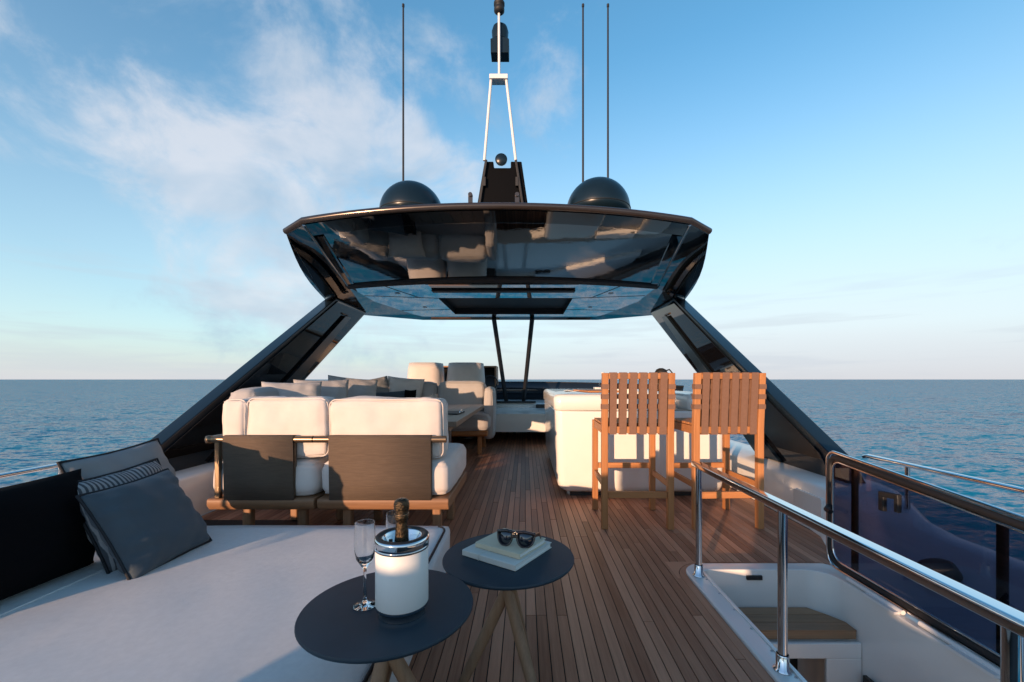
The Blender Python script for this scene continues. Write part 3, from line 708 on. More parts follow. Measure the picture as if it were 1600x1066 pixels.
pillow('grey pillow second from the port pillar on the port sofa', 'cushion_grey', 0.52, 0.46, 0.18, (-2.05, 4.32, 0.60), (R(-12), 0, R(28)), 2, group=G)
pillow('grey pillow third from the port pillar with a raised corner', 'cushion_grey', 0.55, 0.48, 0.18, (-1.98, 4.85, 0.61), (R(-14), R(6), R(30)), 3, group=G)
pillow('small white pillow lying behind the ivory back cushion', 'cushion_ivory', 0.40, 0.36, 0.12, (-1.72, 3.05, 0.56), (R(-40), 0, R(10)), 4, group=G)
pillow('pale pillow standing at the corner of the port sofa', 'pillow_light', 0.50, 0.46, 0.16, (-2.12, 6.15, 0.62), (R(-12), R(-10), R(35)), 5, group=G)
pillow('cream pillow in the sofa corner below the port helm seat', 'cushion_ivory', 0.55, 0.46, 0.16, (-1.80, 6.25, 0.63), (R(-12), R(5), 0), 6, group=G)
pillow('black and grey pillow lying in front of the cream ones', 'pillow_slate', 0.48, 0.34, 0.14, (-1.80, 5.75, 0.56), (R(-14), R(-4), R(10)), 7, group=G)
pillow('narrow black pillow beside the grey one in the sofa corner', 'pillow_black', 0.16, 0.36, 0.10, (-1.55, 5.72, 0.56), (R(-12), 0, 0), 8, group=G)

def dining_table():
    r = thing('dining_table', (-1.05, 4.6, 0), 'low teak dining table with plank top behind the ivory sofa', 'table')
    z1 = 0.712; x0, x1, y0, y1 = -1.52, -0.545, 3.42, 5.75; n = 7; w = (x1-x0)/n
    for i in range(n): MB().box(x0+i*w+0.002, x0+(i+1)*w-0.002, y0, y1, z1-0.045, z1).build('slat', 'teak_table', r, bevel=0.004)
    MB().box(x0+0.08, x1-0.08, y0+0.1, y1-0.1, z1-0.09, z1-0.046).build('apron', 'teak_table', r)
    for ly in (3.75, 5.4):
        MB().box(-1.13, -0.93, ly-0.03, ly+0.03, 0.03, z1-0.09).build('leg', 'steel_satin', r, bevel=0.005)
    MB().box(-1.3, -0.76, 3.6, 5.55, 0.0, 0.03).build('base', 'steel_satin', r, bevel=0.005)
    MB().tube([(-0.72, 3.46, 0.0), (-0.72, 3.46, z1-0.05)], 0.006, 8).build('stay', 'steel_satin', r)
dining_table()
def tumbler(x, y, z, r, h, label):
    o = MB().lathe([(0.001, 0.0), (r*0.9, 0), (r*0.9, 0), (r, h), (r, h), (r-0.003, h), (r-0.003, h), (r*0.85, 0.02), (0.001, 0.018)], (0, 0, 0), 24).build('drinking_glass', 'clear_glass'); o.location = (x, y, z)
    tag(o, label, 'glass', 'tall glasses on the dining table')
tumbler(-0.92, 4.35, 0.712, 0.035, 0.19, 'tall clear glass nearest the gangway on the dining table')
tumbler(-1.02, 4.55, 0.712, 0.035, 0.17, 'tall clear glass further in on the dining table')
def crystal_bowl():
    r = thing('crystal_bowl', (-0.88, 3.75, 0.712), 'low cut crystal bowl on the near end of the dining table', 'bowl')
    m = MB(); n = 16
    for k in range(n):
        a = 2*PI*k/n; b = a+2*PI/n*0.72
        m.add([(-0.88+0.085*math.cos(q)*s, 3.75+0.085*math.sin(q)*s, 0.715+z) for q, s, z in ((a, 0.8, 0), (b, 0.8, 0), (b, 1.0, 0.085), (a, 1.0, 0.085))], [(0, 1, 2, 3)])
    m.build('facets', 'clear_glass', r, solid=0.006); MB().lathe([(0.001, 0.0), (0.07, 0), (0.07, 0.012), (0.001, 0.012)], (-0.88, 3.75, 0.713), 24).build('foot', 'clear_glass', r)
crystal_bowl()
def tablet():
    o = MB().box(-0.12, 0.12, -0.17, 0.17, 0, 0.012).build('serving_tray', 'matte_dark', bevel=0.004); o.location = (-0.75, 4.25, 0.713); o.rotation_euler = (0, 0, R(-4))
    for sx in (-0.115, 0.115): MB().tube([(sx, -0.05, 0.012), (sx, -0.05, 0.03), (sx, 0.05, 0.03), (sx, 0.05, 0.012)], 0.005, 6).build('handle', 'chrome').parent = o
    tag(o, 'flat black tray with chrome handles on the dining table', 'tray')
tablet()

# ------------------------------------------------------------------ bar unit
def bar_unit():
    r = thing('bar_unit', (1.0, 4.8, 0), 'white moulded bar counter in front of the two teak stools', 'bar counter')
    x0, x1, y0, y1 = 0.27, 1.78, 3.76, 5.9
    # body: rounded in plan, drawn in towards the foot
    m = MB(); vs = []; lev = [(0.105, 0.04), (0.06, 0.06), (0.03, 0.10), (0.018, 0.16), (0.0, 0.76), (0.0, 0.768)]
    ring = None
    for ins, z in lev:
        rg = rrect(x0+ins, x1-ins*0.3, y0+ins*0.7, y1, 0.07, 6); ring = len(rg); vs += [(a, b, z) for a, b in rg]
    fs = [(l*ring+i, l*ring+(i+1) % ring, (l+1)*ring+(i+1) % ring, (l+1)*ring+i) for l in range(len(lev)-1) for i in range(ring)]+[tuple(range(ring))[::-1], tuple(range((len(lev)-1)*ring, len(lev)*ring))]
    m.add(vs, fs, True); m.build('body', 'gelcoat', r)
    m = MB(); vs = []; lev = [(0.002, 0.774), (-0.012, 0.784), (-0.014, 0.885), (0.002, 0.912), (0.03, 0.92)]
    for ins, z in lev: vs += [(a, b, z) for a, b in rrect(x0+ins, 0.94-ins, y0+ins, y1-ins, 0.07, 6)]
    fs = [(l*ring+i, l*ring+(i+1) % ring, (l+1)*ring+(i+1) % ring, (l+1)*ring+i) for l in range(len(lev)-1) for i in range(ring)]+[tuple(range(ring))[::-1], tuple(range((len(lev)-1)*ring, len(lev)*ring))]
    m.add(vs, fs, True); m.build('top', 'gelcoat', r)
    m = MB(); vs = []
    for ins, z in lev: vs += [(a, b, z) for a, b in rrect(1.46+ins, x1-ins, y0+ins, y1-ins, 0.07, 6)]
    m.add(vs, fs, True); m.build('top', 'gelcoat', r)
    MB().box(0.945, 1.455, 4.35, 5.85, 0.772, 0.87).build('hob_cover', 'gelcoat', r, bevel=0.015)
    MB().box(0.945, 1.455, 5.75, 5.9, 0.772, 0.945).build('splashback', 'gelcoat', r, bevel=0.01)
    MB().box(1.37, 1.42, 5.735, 5.75, 0.925, 0.94).build('hinge', 'rubber', r)
    MB().box(0.945, 1.455, 3.80, 4.34, 0.772, 0.78).build('worktop', 'steel_satin', r)
    for fx in (0.42, 1.52): MB().lathe([(0.001, 0), (0.035, 0), (0.035, 0.03), (0.025, 0.045)], (fx, 3.92, 0.001), 16).build('foot', 'gelcoat', r)
    MB().box(x0+0.14, x1-0.04, y0+0.1, y1-0.05, 0.0, 0.05).build('plinth', 'interior_dark', r)
bar_unit()
def board():
    o = MB().box(-0.16, 0.16, -0.3, 0.3, 0, 0.018).build('serving_board', 'teak_stool_x', bevel=0.005); o.location = (0.74, 4.5, 0.922); o.rotation_euler = (0, 0, R(8))
    tag(o, 'flat wooden serving board lying on the white bar', 'board')
    m = MB(); vs = []
    for i in range(9): vs += [(-0.10+0.2*i/8, y, 0.006+0.006*math.sin(i*1.1)) for y in (-0.22, 0.22)]
    m.add(vs, [(2*i, 2*i+2, 2*i+3, 2*i+1) for i in range(8)], True); p = m.build('menu_sheet', 'paper', solid=0.002); p.location = (0.55, 4.75, 0.922); p.rotation_euler = (0, 0, R(-10))
    tag(p, 'loose cream paper sheet beside the serving board on the bar', 'paper')
board()
def bottle_glass():
    o = MB().lathe([(0.001, 0), (0.032, 0), (0.036, 0.01), (0.036, 0.10), (0.02, 0.135), (0.013, 0.15), (0.013, 0.175), (0.001, 0.175)], (0, 0, 0), 20).build('water_bottle', 'clear_glass'); o.location = (0.735, 4.02, 0.922)
    MB().lathe([(0.001, 0.176), (0.015, 0.176), (0.015, 0.195), (0.001, 0.195)], (0, 0, 0), 16).build('cap', 'white_paint').parent = o
    tag(o, 'small clear water bottle on the bar behind the left stool', 'bottle')
    k = thing('ice_bucket', (1.42, 4.55, 0.92), 'small copper pot with dark handles on the bar between the stools', 'pot')
    b = (1.475, 4.62, 0.922)
    MB().lathe([(0.001, 0), (0.055, 0), (0.06, 0.01), (0.068, 0.17), (0.064, 0.17), (0.055, 0.02), (0.001, 0.02)], b, 24).build('body', 'copper', k)
    MB().lathe([(0.066, 0.168), (0.07, 0.20), (0.05, 0.235), (0.02, 0.25), (0.001, 0.25)], b, 24).build('lid', 'interior_dark', k)
    MB().tube([(b[0]+0.05, b[1], b[2]+0.22), (b[0]+0.09, b[1], b[2]+0.235), (b[0]+0.12, b[1], b[2]+0.20), (b[0]+0.125, b[1], b[2]+0.12)], 0.008, 8).build('handle', 'rubber', k)
bottle_glass()

# ------------------------------------------------------------------ bar stools
def stool(x, y, rz, label):
    r = thing('bar_stool', (x, y, 0), label, 'bar stool', 'teak bar stools')
    w, d, s = 0.23, 0.225, 0.044
    def P(a, b, c): return (x+a, y+b, c)
    parts = []
    def add(m, nm, mt, bv=0.004): o = m.build(nm, mt, r, bevel=bv); parts.append(o)
    for sx in (-1, 1):
        m = MB(); xx = sx*w
        m.prism([(y-d-0.022+0.0, 0.0), (y-d+0.022, 0.0), (y-d+0.024, 0.70), (y-d-0.006, 1.095), (y-d-0.046, 1.095), (y-d-0.022, 0.70)], 'X', x+xx-s/2, x+xx+s/2); add(m, 'back_leg', 'teak_stool_z')
        m = MB(); m.box(x+xx-s/2, x+xx+s/2, y+d-s/2, y+d+s/2, 0, 0.725); add(m, 'front_leg', 'teak_stool_z')
        m = MB(); m.box(x+xx-0.014, x+xx+0.014, y-d+0.024, y+d-0.023, 0.665, 0.722); add(m, 'seat_rail', 'teak_stool_x')
        m = MB(); m.box(x+xx-0.012, x+xx+0.012, y-d+0.024, y+d-0.023, 0.285, 0.325); add(m, 'stretcher', 'teak_stool_x')
    m = MB(); m.box(x-w+s/2, x+w-s/2, y-d-0.010, y-d+0.016, 0.215, 0.262); add(m, 'stretcher', 'teak_stool_x')
    m = MB(); m.box(x-w+s/2, x+w-s/2, y+d-0.014, y+d+0.014, 0.335, 0.378); add(m, 'footrest', 'teak_stool_x')
    m = MB(); m.box(x-w+s/2, x+w-s/2, y+d-0.013, y+d+0.013, 0.665, 0.722); add(m, 'seat_rail', 'teak_stool_x')
    m = MB(); m.box(x-w+s/2, x+w-s/2, y-d-0.013, y-d+0.013, 0.672, 0.720); add(m, 'seat_rail', 'teak_stool_x')
    m = MB(); m.box(x-w+s/2, x+w-s/2, y-d-0.040, y-d-0.010, 1.052, 1.094); add(m, 'top_rail', 'teak_stool_x')
    for i in range(6):
        yy = y-d+0.03+i*0.069; m = MB(); m.box(x-w-0.01, x+w+0.01, yy, yy+0.062, 0.725, 0.742); add(m, 'seat_slat', 'teak_stool_x')
    # webbing: uprights loop over both rails, three bands run across behind them
    for i in range(6):
        cx = x-w+0.056+i*0.0696; hw = 0.0245
        pr = [(-0.018, 0.666), (-0.024, 0.80), (-0.036, 0.95), (-0.0445, 1.08), (-0.044, 1.0975), (-0.010, 1.0985), (-0.0055, 1.085), (0.004, 0.95), (0.018, 0.80), (0.0175, 0.664)]
        m = MB(); vs = [(cx+sx*hw, y-d+a, z) for sx in (-1, 1) for a, z in pr]; n = len(pr)
        m.add(vs, [(k, (k+1) % n, n+(k+1) % n, n+k) for k in range(n)]); o = m.build('strap', 'strap', r, solid=0.003)
    for z in (0.86, 0.93, 1.0):
        k = (z-0.70)/0.395; ya, yb = y-d-0.022-0.024*k-0.0025, y-d+0.024-0.03*k+0.0025
        m = MB(); o = [(x-w-s/2-0.0025, ya), (x-w+s/2+0.0025, ya), (x-w+s/2+0.004, ya+0.030), (x+w-s/2-0.004, ya+0.030), (x+w-s/2-0.0025, ya), (x+w+s/2+0.0025, ya), (x+w+s/2+0.0025, yb), (x-w-s/2-0.0025, yb)]
        n = len(o); m.add([(a, b, zz) for zz in (z-0.017, z+0.017) for a, b in o], [(i, (i+1) % n, n+(i+1) % n, n+i) for i in range(n)])
        m.build('cross_strap', 'strap', r, solid=0.002)
    if rz: 
        r.rotation_euler = (0, 0, rz)
stool(0.795, 3.225, R(-1), 'teak bar stool with woven strap back, nearer the gangway')
stool(1.415, 3.225, R(3), 'teak bar stool with woven strap back beside the starboard pillar')

# ------------------------------------------------------------------ sun pad and its pillows
def sunpad():
    r = thing('sun_pad', (-1.3, 0.9, 0), 'large white sun pad filling the near port side of the deck', 'sun pad')
    soft_box(-2.16, -0.405, -1.55, 2.375, 0.02, 0.25, p=9, puff=0.004, wr=0.0035, n=40).build('mattress', 'pad_white', r)
    xr = -0.425; pts = [(xr, -1.4, 0.247), (xr, 0.5, 0.2475), (xr, 2.2, 0.247)]+[(xr-0.10+0.10*math.cos(R(a)), 2.25+0.10*math.sin(R(a)), 0.246) for a in range(10, 60, 16)]
    MB().tube(pts, 0.006, 6).build('piping', 'piping_dark', r)
    # raised port edge behind the pillows
    soft_box(-2.22, -2.02, -1.6, 2.2, 0.18, 0.285, p=6, puff=0.006, wr=0.002, n=12).build('edge_bolster', 'pad_white', r)
    MB().tube([(-1.78, -1.4, 0.2555), (-1.78, 0.9, 0.2555), (-1.76, 1.78, 0.2545)], 0.0035, 6).build('seam', 'pad_white', r)
sunpad()
GP = 'pillows on the sun pad'
pillow('large black pillow at the left edge of the sun pad', 'pillow_black', 0.64, 0.42, 0.24, (-1.88, 1.545, 0.245), (R(-8), 0, R(90)), 11, group=GP)
pillow('pale grey pillow at the back of the sun pad pile', 'pillow_light', 0.50, 0.50, 0.16, (-1.84, 2.12, 0.24), (R(-20), R(-4), R(90)), 12, 'piping_dark', GP)
pillow('striped grey pillow in the middle of the sun pad pile', 'pillow_stripe', 0.46, 0.43, 0.13, (-1.70, 1.98, 0.245), (R(-26), R(-3), R(90)), 13, 'piping_dark', GP)
pillow('slate grey pillow in front of the sun pad pile', 'pillow_slate', 0.41, 0.41, 0.19, (-1.555, 1.90, 0.245), (R(-30), R(-3), R(88)), 14, 'piping_dark', GP)
def aft_shade(x0, x1, label):  # bench-shaped blocks added behind the camera to throw shade forward
    r = thing('aft_shade_block', ((x0+x1)/2, -1.9, 0), label, 'shade block', 'unseen shade blocks added at the stern')
    soft_box(x0, x1, -1.95, -1.68, 0.30, 0.84, p=7, n=12).build('backrest', 'pad_white', r)  # upper part of the block, its height set by the shadow wanted
    MB().box(x0, x1, -2.2, -1.70, 0, 0.31).build('frame', 'gelcoat', r, bevel=0.02)
aft_shade(-2.45, -1.72, 'unseen white block added at the stern on the port side, shading the cooler')
aft_shade(-1.20, -0.66, 'unseen white block added at the stern just port of the centreline, shading the hatch')
aft_shade(-0.42, 0.30, 'unseen white block added at the stern nearest the stair hatch, shading it')
aw = MB().box(-2.6, 2.2, -2.6, -2.3, 0, 0.42).build('aft_bulwark', 'gelcoat', bevel=0.03); tag(aw, 'low white bulwark across the stern of the deck', kind='structure')

# ------------------------------------------------------------------ side tables
def side_table(x, y, tw, label):
    r = thing('side_table', (x, y, 0), label, 'side table', 'round side tables')
    MB().lathe([(0.001, 0.434), (0.205, 0.434), (0.219, 0.438), (0.2225, 0.443), (0.2225, 0.446), (0.2205, 0.4495), (0.2205, 0.4495), (0.001, 0.45)], (x, y, 0), 72).build('table_top', 'table_slate', r)
    for k in range(3):
        a0 = tw+k*120; a1 = a0+168
        p, q = (x+0.048*math.cos(R(a0)), y+0.048*math.sin(R(a0)), 0.436), (x+0.17*math.cos(R(a1)), y+0.17*math.sin(R(a1)), 0.0)
        pp = [Vector(p).lerp(Vector(q), t) for t in (0, 0.25, 0.6, 1)]
        MB().tube(pp, [0.015, 0.019, 0.020, 0.015], 14).build('leg', 'oak_leg', r)
    MB().lathe([(0.001, 0.425), (0.07, 0.425), (0.07, 0.4335), (0.001, 0.4335)], (x, y, 0), 24).build('mount', 'matte_dark', r)
side_table(-0.361, 1.136, 200, 'round dark side table carrying the wine cooler and flutes')
side_table(-0.055, 1.455, 20, 'round dark side table carrying the notebooks and sunglasses')

def cooler():
    x, y, z = -0.317, 1.103, 0.4505
    r = thing('wine_cooler', (x, y, z), 'white leather wine cooler with chrome rim on the near side table', 'wine cooler')
    c = (x, y, z)
    MB().lathe([(0.001, 0.0), (0.058, 0.0), (0.058, 0.0), (0.058, 0.016), (0.061, 0.018)], c, 56).build('base_ring', 'steel_satin', r)
    MB().lathe([(0.061, 0.018), (0.0655, 0.020), (0.0655, 0.026)], c, 56).build('lower_trim', 'chrome', r)
    MB().lathe([(0.0650, 0.0262), (0.0662, 0.028), (0.0662, 0.165), (0.0650, 0.167)], c, 64).build('sleeve', 'leather_white', r)
    MB().lathe([(0.0645, 0.1672), (0.0672, 0.168), (0.0672, 0.172), (0.0672, 0.172), (0.0655, 0.173), (0.0655, 0.173), (0.0675, 0.175), (0.0685, 0.19), (0.0675, 0.196), (0.065, 0.1975)], c, 64).build('rim_band', 'chrome', r)
    MB().lathe([(0.0660, 0.1970), (0.063, 0.2000), (0.0525, 0.1990), (0.0515, 0.195)], c, 64).build('rim_gasket', 'rubber', r)
    MB().lathe([(0.0516, 0.1955), (0.0500, 0.197), (0.0475, 0.195), (0.0475, 0.02), (0.001, 0.02)], c, 56).build('liner', 'chrome', r)
    MB().tube([(x-0.021, y-0.028, z+0.15), (x-0.021, y-0.028, z+0.196)], 0.005, 8).build('divider', 'rubber', r)
    b = thing('champagne_bottle', (x, y, z+0.022), 'champagne bottle with dark gold foil neck standing in the cooler', 'bottle')
    bc = (x-0.002, y+0.002, z-0.008)
    MB().lathe([(0.001, 0.03), (0.036, 0.03), (0.042, 0.036), (0.042, 0.10), (0.034, 0.14), (0.022, 0.158)], bc, 32).build('body', 'lens_dark', b)
    MB().lathe([(0.0222, 0.156), (0.0195, 0.178), (0.0165, 0.205), (0.0148, 0.235), (0.0150, 0.243), (0.0185, 0.248), (0.0188, 0.258), (0.0160, 0.263), (0.0190, 0.272), (0.0200, 0.284), (0.0175, 0.294), (0.010, 0.299), (0.001, 0.300)], bc, 32).build('foil_neck', 'foil', b)
    MB().tube([(bc[0]+0.0175*math.cos(R(a)), bc[1]+0.0175*math.sin(R(a)), bc[2]+0.2605) for a in range(0, 360, 20)], 0.0012, 6, closed=True).build('wire_cage', 'bronze_tube', b)
    for i, (dx, dy) in enumerate(((0.026, 0.012), (0.032, -0.012), (-0.03, 0.018))):
        s = MB().box(-0.012, 0.012, -0.012, 0.012, -0.012, 0.012); s.xform(Matrix.Translation((x+dx, y+dy, z+0.178)) @ Matrix.Rotation(0.6+i, 4, (1, 0.6, 0.3)))
        tag(s.build('ice_cube', 'clear_glass', None, bevel=0.003), ('ice cube right of the bottle neck', 'ice cube at the cooler rim nearest the camera', 'ice cube left behind the bottle neck')[i], 'ice cube', 'ice in the wine cooler')
cooler()
def flute(x, y, label):
    z = 0.4505
    o = MB().lathe([(0.001, 0.0), (0.030, 0.0), (0.030, 0.0), (0.031, 0.0015), (0.022, 0.004), (0.008, 0.008), (0.0038, 0.016), (0.0034, 0.085), (0.0055, 0.098), (0.012, 0.108), (0.0225, 0.125), (0.0262, 0.145), (0.0268, 0.175), (0.0255, 0.220), (0.0255, 0.220), (0.0243, 0.2205), (0.0243, 0.220), (0.0255, 0.175), (0.0250, 0.147), (0.0205, 0.128), (0.010, 0.116), (0.001, 0.114)], (0, 0, 0), 40).build('champagne_flute', 'crystal')
    o.location = (x, y, z); tag(o, label, 'glass', 'champagne flutes')
def crystal():
    m = bpy.data.materials.new('crystal'); m.use_nodes = True; b = m.node_tree.nodes['Principled BSDF']
    b.inputs['Transmission Weight'].default_value = 1; b.inputs['Roughness'].default_value = 0.0; b.inputs['IOR'].default_value = 1.47; b.inputs['Base Color'].default_value = (0.98, 0.99, 0.99, 1)
    M['crystal'] = m
crystal()
flute(-0.425, 1.134, 'clear champagne flute left of the wine cooler')
flute(-0.368, 1.215, 'clear champagne flute half hidden behind the wine cooler')

def notebooks():
    u = Vector((-0.83, 0.558, 0)).normalized(); v = Vector((0.54, 0.84, 0)).normalized()
    v = (v-u*v.dot(u)*0.6).normalized(); ang = math.atan2(u.y, u.x)
    def book(o0, lu, lv, th, z, cover, label, band):
        r = thing('notebook', (o0[0], o0[1], z), label, 'notebook', 'notebooks on the side table')
        r.rotation_euler = (0, 0, 0)
        def Q(a, b, c): p = Vector((o0[0], o0[1], 0))+u*a+v*b; return (p.x, p.y, z+c)
        def slab(a0, a1, b0, b1, c0, c1, nm, mt, bv):
            m = MB(); vs = [Q(a, b, c) for c in (c0, c1) for a, b in ((a0, b0), (a1, b0), (a1, b1), (a0, b1))]
            m.add(vs, [(0, 1, 2, 3), (7, 6, 5, 4), (0, 4, 5, 1), (1, 5, 6, 2), (2, 6, 7, 3), (3, 7, 4, 0)]); return m.build(nm, mt, r, bevel=bv)
        slab(0.004, lu-0.004, 0.003, lv-0.004, 0.003, th-0.003, 'pages', 'paper', 0)
        slab(0, lu, 0, lv, 0, 0.003, 'back_cover', cover, 0.001); slab(0, lu, 0, lv, th-0.003, th, 'front_cover', cover, 0.0012)
        slab(0, lu, -0.0035, 0.003, 0.0005, th-0.0005, 'spine', cover, 0.002)
        if band:
            pth = [Q(band, -0.005, 0.001), Q(band, -0.0055, th+0.0008), Q(band, lv*0.5, th+0.0012), Q(band, lv+0.001, th+0.0008)]
            MB().tube(pth, 0.0016, 6).build('elastic_band', cover, r)
    book((-0.028, 1.332), 0.222, 0.225, 0.020, 0.4505, 'book_pale', 'larger pale notebook with elastic band, lower of the two', 0.148)
    o2 = Vector((-0.028, 1.332, 0))+u*0.012+v*0.040
    book((o2.x, o2.y), 0.185, 0.165, 0.018, 0.4708, 'book_cloth', 'smaller cream notebook on top, under the sunglasses', 0)
    # sunglasses
    s = thing('sunglasses', (-0.045, 1.45, 0.489), 'tortoiseshell sunglasses with dark lenses on the top notebook', 'sunglasses')
    T = Matrix.Translation((-0.036, 1.425, 0.4905)) @ Matrix.Rotation(R(-16), 4, 'Z') @ Matrix.Rotation(R(-12), 4, 'X')
    for sx in (-1, 1):
        sh = [(0.008, 0.030), (0.012, 0.045), (0.030, 0.050), (0.055, 0.048), (0.064, 0.042), (0.064, 0.026), (0.056, 0.009), (0.040, 0.001), (0.024, 0.003), (0.013, 0.014)]
        curve = lambda a: 0.018*(a/0.07)**2
        ring = [(sx*a, curve(a), b) for a, b in sh]
        fine = []
        for i in range(len(ring)):
            p0, p1, p2, p3 = (Vector(ring[(i+k-1) % len(ring)]) for k in range(4))
            for t_ in (0, 0.33, 0.66): fine.append(0.5*((2*p1)+(p2-p0)*t_+(2*p0-5*p1+4*p2-p3)*t_*t_+(3*p1-p0-3*p2+p3)*t_**3))
        m = MB().tube(fine, 0.0032, 8, closed=True); m.xform(T); m.build('rim', 'tortoise', s)
        cen = sum(fine, Vector())/len(fine); m = MB(); m.add([cen]+fine, [(0, i+1, (i+1) % len(fine)+1) for i in range(len(fine))], True); m.xform(T); m.build('lens', 'lens_dark', s, solid=0.001)
        m = MB(); m.bar((sx*0.066, 0.016, 0.040), (sx*0.068, 0.075, 0.038), 0.004, 0.012); m.bar((sx*0.068, 0.073, 0.038), (sx*0.064, 0.125, 0.010), 0.004, 0.008); m.xform(T); m.build('temple', 'tortoise', s, bevel=0.001)
    m = MB(); m.tube([(-0.066, 0.016, 0.044), (-0.03, 0.003, 0.050), (0, 0, 0.046), (0.03, 0.003, 0.050), (0.066, 0.016, 0.044)], 0.005, 8); m.bar((-0.012, 0, 0.036), (0.012, 0, 0.036), 0.005, 0.016); m.xform(T); m.build('bridge', 'tortoise', s)
notebooks()

# ------------------------------------------------------------------ stair hatch, handrail and hatch lid
def hatch():
    r = thing('stair_hatch', (1.28, 1.6, 0), 'white framed stair hatch with teak steps leading below', 'hatch')
    xo0, xo1, yo1 = HX0-0.030, HX1+0.055, HY1+0.035
    out = [(xo0, 0.5), (xo1, 0.5)]+arc(xo1-0.05, yo1-0.05, 0.05, 0, 90, 6)+arc(xo0+0.12, yo1-0.12, 0.12, 90, 180, 8)
    xi0, xi1, yi1 = HX0+0.065, HX1-0.03, HY1-0.055
    inn = [(xi0, 0.5), (xi1, 0.5)]+arc(xi1-0.12, yi1-0.12, 0.12, 0, 90, 6)+arc(xi0+0.03, yi1-0.03, 0.03, 90, 180, 8)
    n = len(out); m = MB()
    rings = [[(a, b, -0.02) for a, b in out], [(a, b, 0.012) for a, b in out], [(a*0.12+o[0]*0.88, b*0.12+o[1]*0.88, 0.018) for (a, b), o in zip(inn, out)], [(a, b, 0.018) for a, b in inn],
             [(a, b, 0.006) for a, b in inn], [(a, b, -0.16) for a, b in inn], [(a, b, -2.1) for a, b in inn]]
    vs = [p for rg in rings for p in rg]
    m.add(vs, [(l*n+i, l*n+(i+1) % n, (l+1)*n+(i+1) % n, (l+1)*n+i) for l in range(len(rings)-1) for i in range(1, n)], False)
    m.build('coaming', 'gelcoat', r, bevel=0.004)
    MB().box(xi0, xi1, 0.5, yi1, -2.15, -2.1).build('floor_below', 'teak_deck', r)
    # inner drip rail and its screws along the inboard side
    MB().box(xi0-0.020, xi0-0.004, 0.6, yi1-0.04, 0.0185, 0.024).build('drip_rail', 'gelcoat', r, bevel=0.002)
    for k in range(11): MB().lathe([(0.001, 0.0025), (0.0045, 0.002), (0.005, 0)], (xi0-0.028, 0.75+k*0.145, 0.0185), 10).build('screw', 'steel_satin', r)
    MB().box(1.20, 1.285, yi1-0.012, yi1+0.002, -0.035, -0.012).build('latch', 'rubber', r, bevel=0.003)
    for ly in (2.10, 1.66): MB().tube([(xi0-0.004, ly, -0.01), (xi0+0.03, ly-0.01, -0.03), (xi0+0.028, ly-0.05, -0.045)], 0.011, 8).build('latch', 'rubber', r)
    steps = ((-0.18, 2.09, yi1), (-0.46, 1.80, 2.06), (-0.74, 1.52, 1.78), (-1.02, 1.24, 1.50), (-1.3, 0.96, 1.22))
    for i, (z, ya, yb) in enumerate(steps):
        m = MB(); w = 0.075; y = ya; t = r
        tr = MB().prism([(xi0+0.005, ya), (xi1-0.005, ya), (xi1-0.005, yb-0.14), (xi1-0.12, yb-0.01), (xi0+0.005, yb-0.01)] if i == 0 else [(xi0+0.005, ya), (xi1-0.19, ya), (xi1-0.19, yb), (xi0+0.005, yb)], 'Z', z-0.045, z-0.004).build('step', 'teak_step', r, bevel=0.004)
        hs = (yb-0.012-ya)/3
        for q in range(3):
            y_a, y_b = ya-0.004+q*hs, ya-0.007+(q+1)*hs
            xe = (lambda yy: xi1-0.008-max(0, yy-(yb-0.14))*0.88) if i == 0 else (lambda yy: xi1-0.193)
            MB().prism([(xi0+0.008, y_a), (xe(y_a), y_a), (xe(y_b), y_b), (xi0+0.008, y_b)], 'Z', z-0.006, z+0.004).build('slat', 'teak_step', tr, bevel=0.0015)
        if i == 0:
            MB().prism([(xi0, ya+0.015), (xi1, ya+0.015), (xi1, yi1), (xi0, yi1)], 'Z', z-0.075, z-0.046).build('step_support', 'gelcoat', r)
    # riser frame with a dark locker behind it
    m = MB(); x0, x1 = xi0+0.002, xi1-0.002; y = 2.06
    m.box(x0, x1, y, y+0.02, -0.30, -0.226); m.box(x1-0.17, x1, y, y+0.02, -2.1, -0.30); m.build('riser', 'gelcoat', r, bevel=0.004)
    MB().box(x0, x1-0.17, 2.28, 2.30, -2.1, -0.30).build('riser_back', 'interior_dark', r)
    MB().prism([(1.0, -2.1), (2.02, -2.1), (2.02, -0.35), (1.9, -0.35)], 'X', xi1-0.030, xi1-0.012).build('door_frame', 'interior_dark', r)
wood('teak_step', (0.18, 0.095, 0.048), (0.46, 0.27, 0.15), 0.5, 'X', per=0.2)
hatch()

def handrail():
    r = thing('handrail', (0.915, 1.5, 0), 'polished chrome handrail beside the stair hatch', 'handrail')
    x, z = 0.915, 0.600
    prof = [(-0.023, -0.011), (-0.023, 0.009), (-0.018, 0.0145), (0.018, 0.0145), (0.023, 0.009), (0.023, -0.011), (0.018, -0.016), (-0.018, -0.016)]
    m = MB(); n = len(prof); ys = [2.30, 2.285, 1.5, 0.3]; vs = [(x+a*(0.8 if i == 0 else 1), y, z+b*(0.7 if i == 0 else 1)) for i, y in enumerate(ys) for a, b in prof]
    m.add(vs, [(l*n+i, l*n+(i+1) % n, (l+1)*n+(i+1) % n, (l+1)*n+i) for l in range(3) for i in range(n)], False); m.add(vs[:n], [tuple(range(n))]); m.add(vs[-n:], [tuple(range(n))])
    m.build('top_bar', 'chrome', r, bevel=0.004, weld=True)
    for y in (2.245, 1.515, 0.8):
        p = MB().tube([(x, y, 0.018), (x, y, z-0.012)], 0.0158, 20).build('post', 'chrome', r)
        MB().lathe([(0.001, 0.0), (0.030, 0.0), (0.030, 0.004), (0.0215, 0.008), (0.0215, 0.055), (0.0195, 0.058)], (x, y, 0.0185), 24).build('socket', 'chrome', p)
handrail()

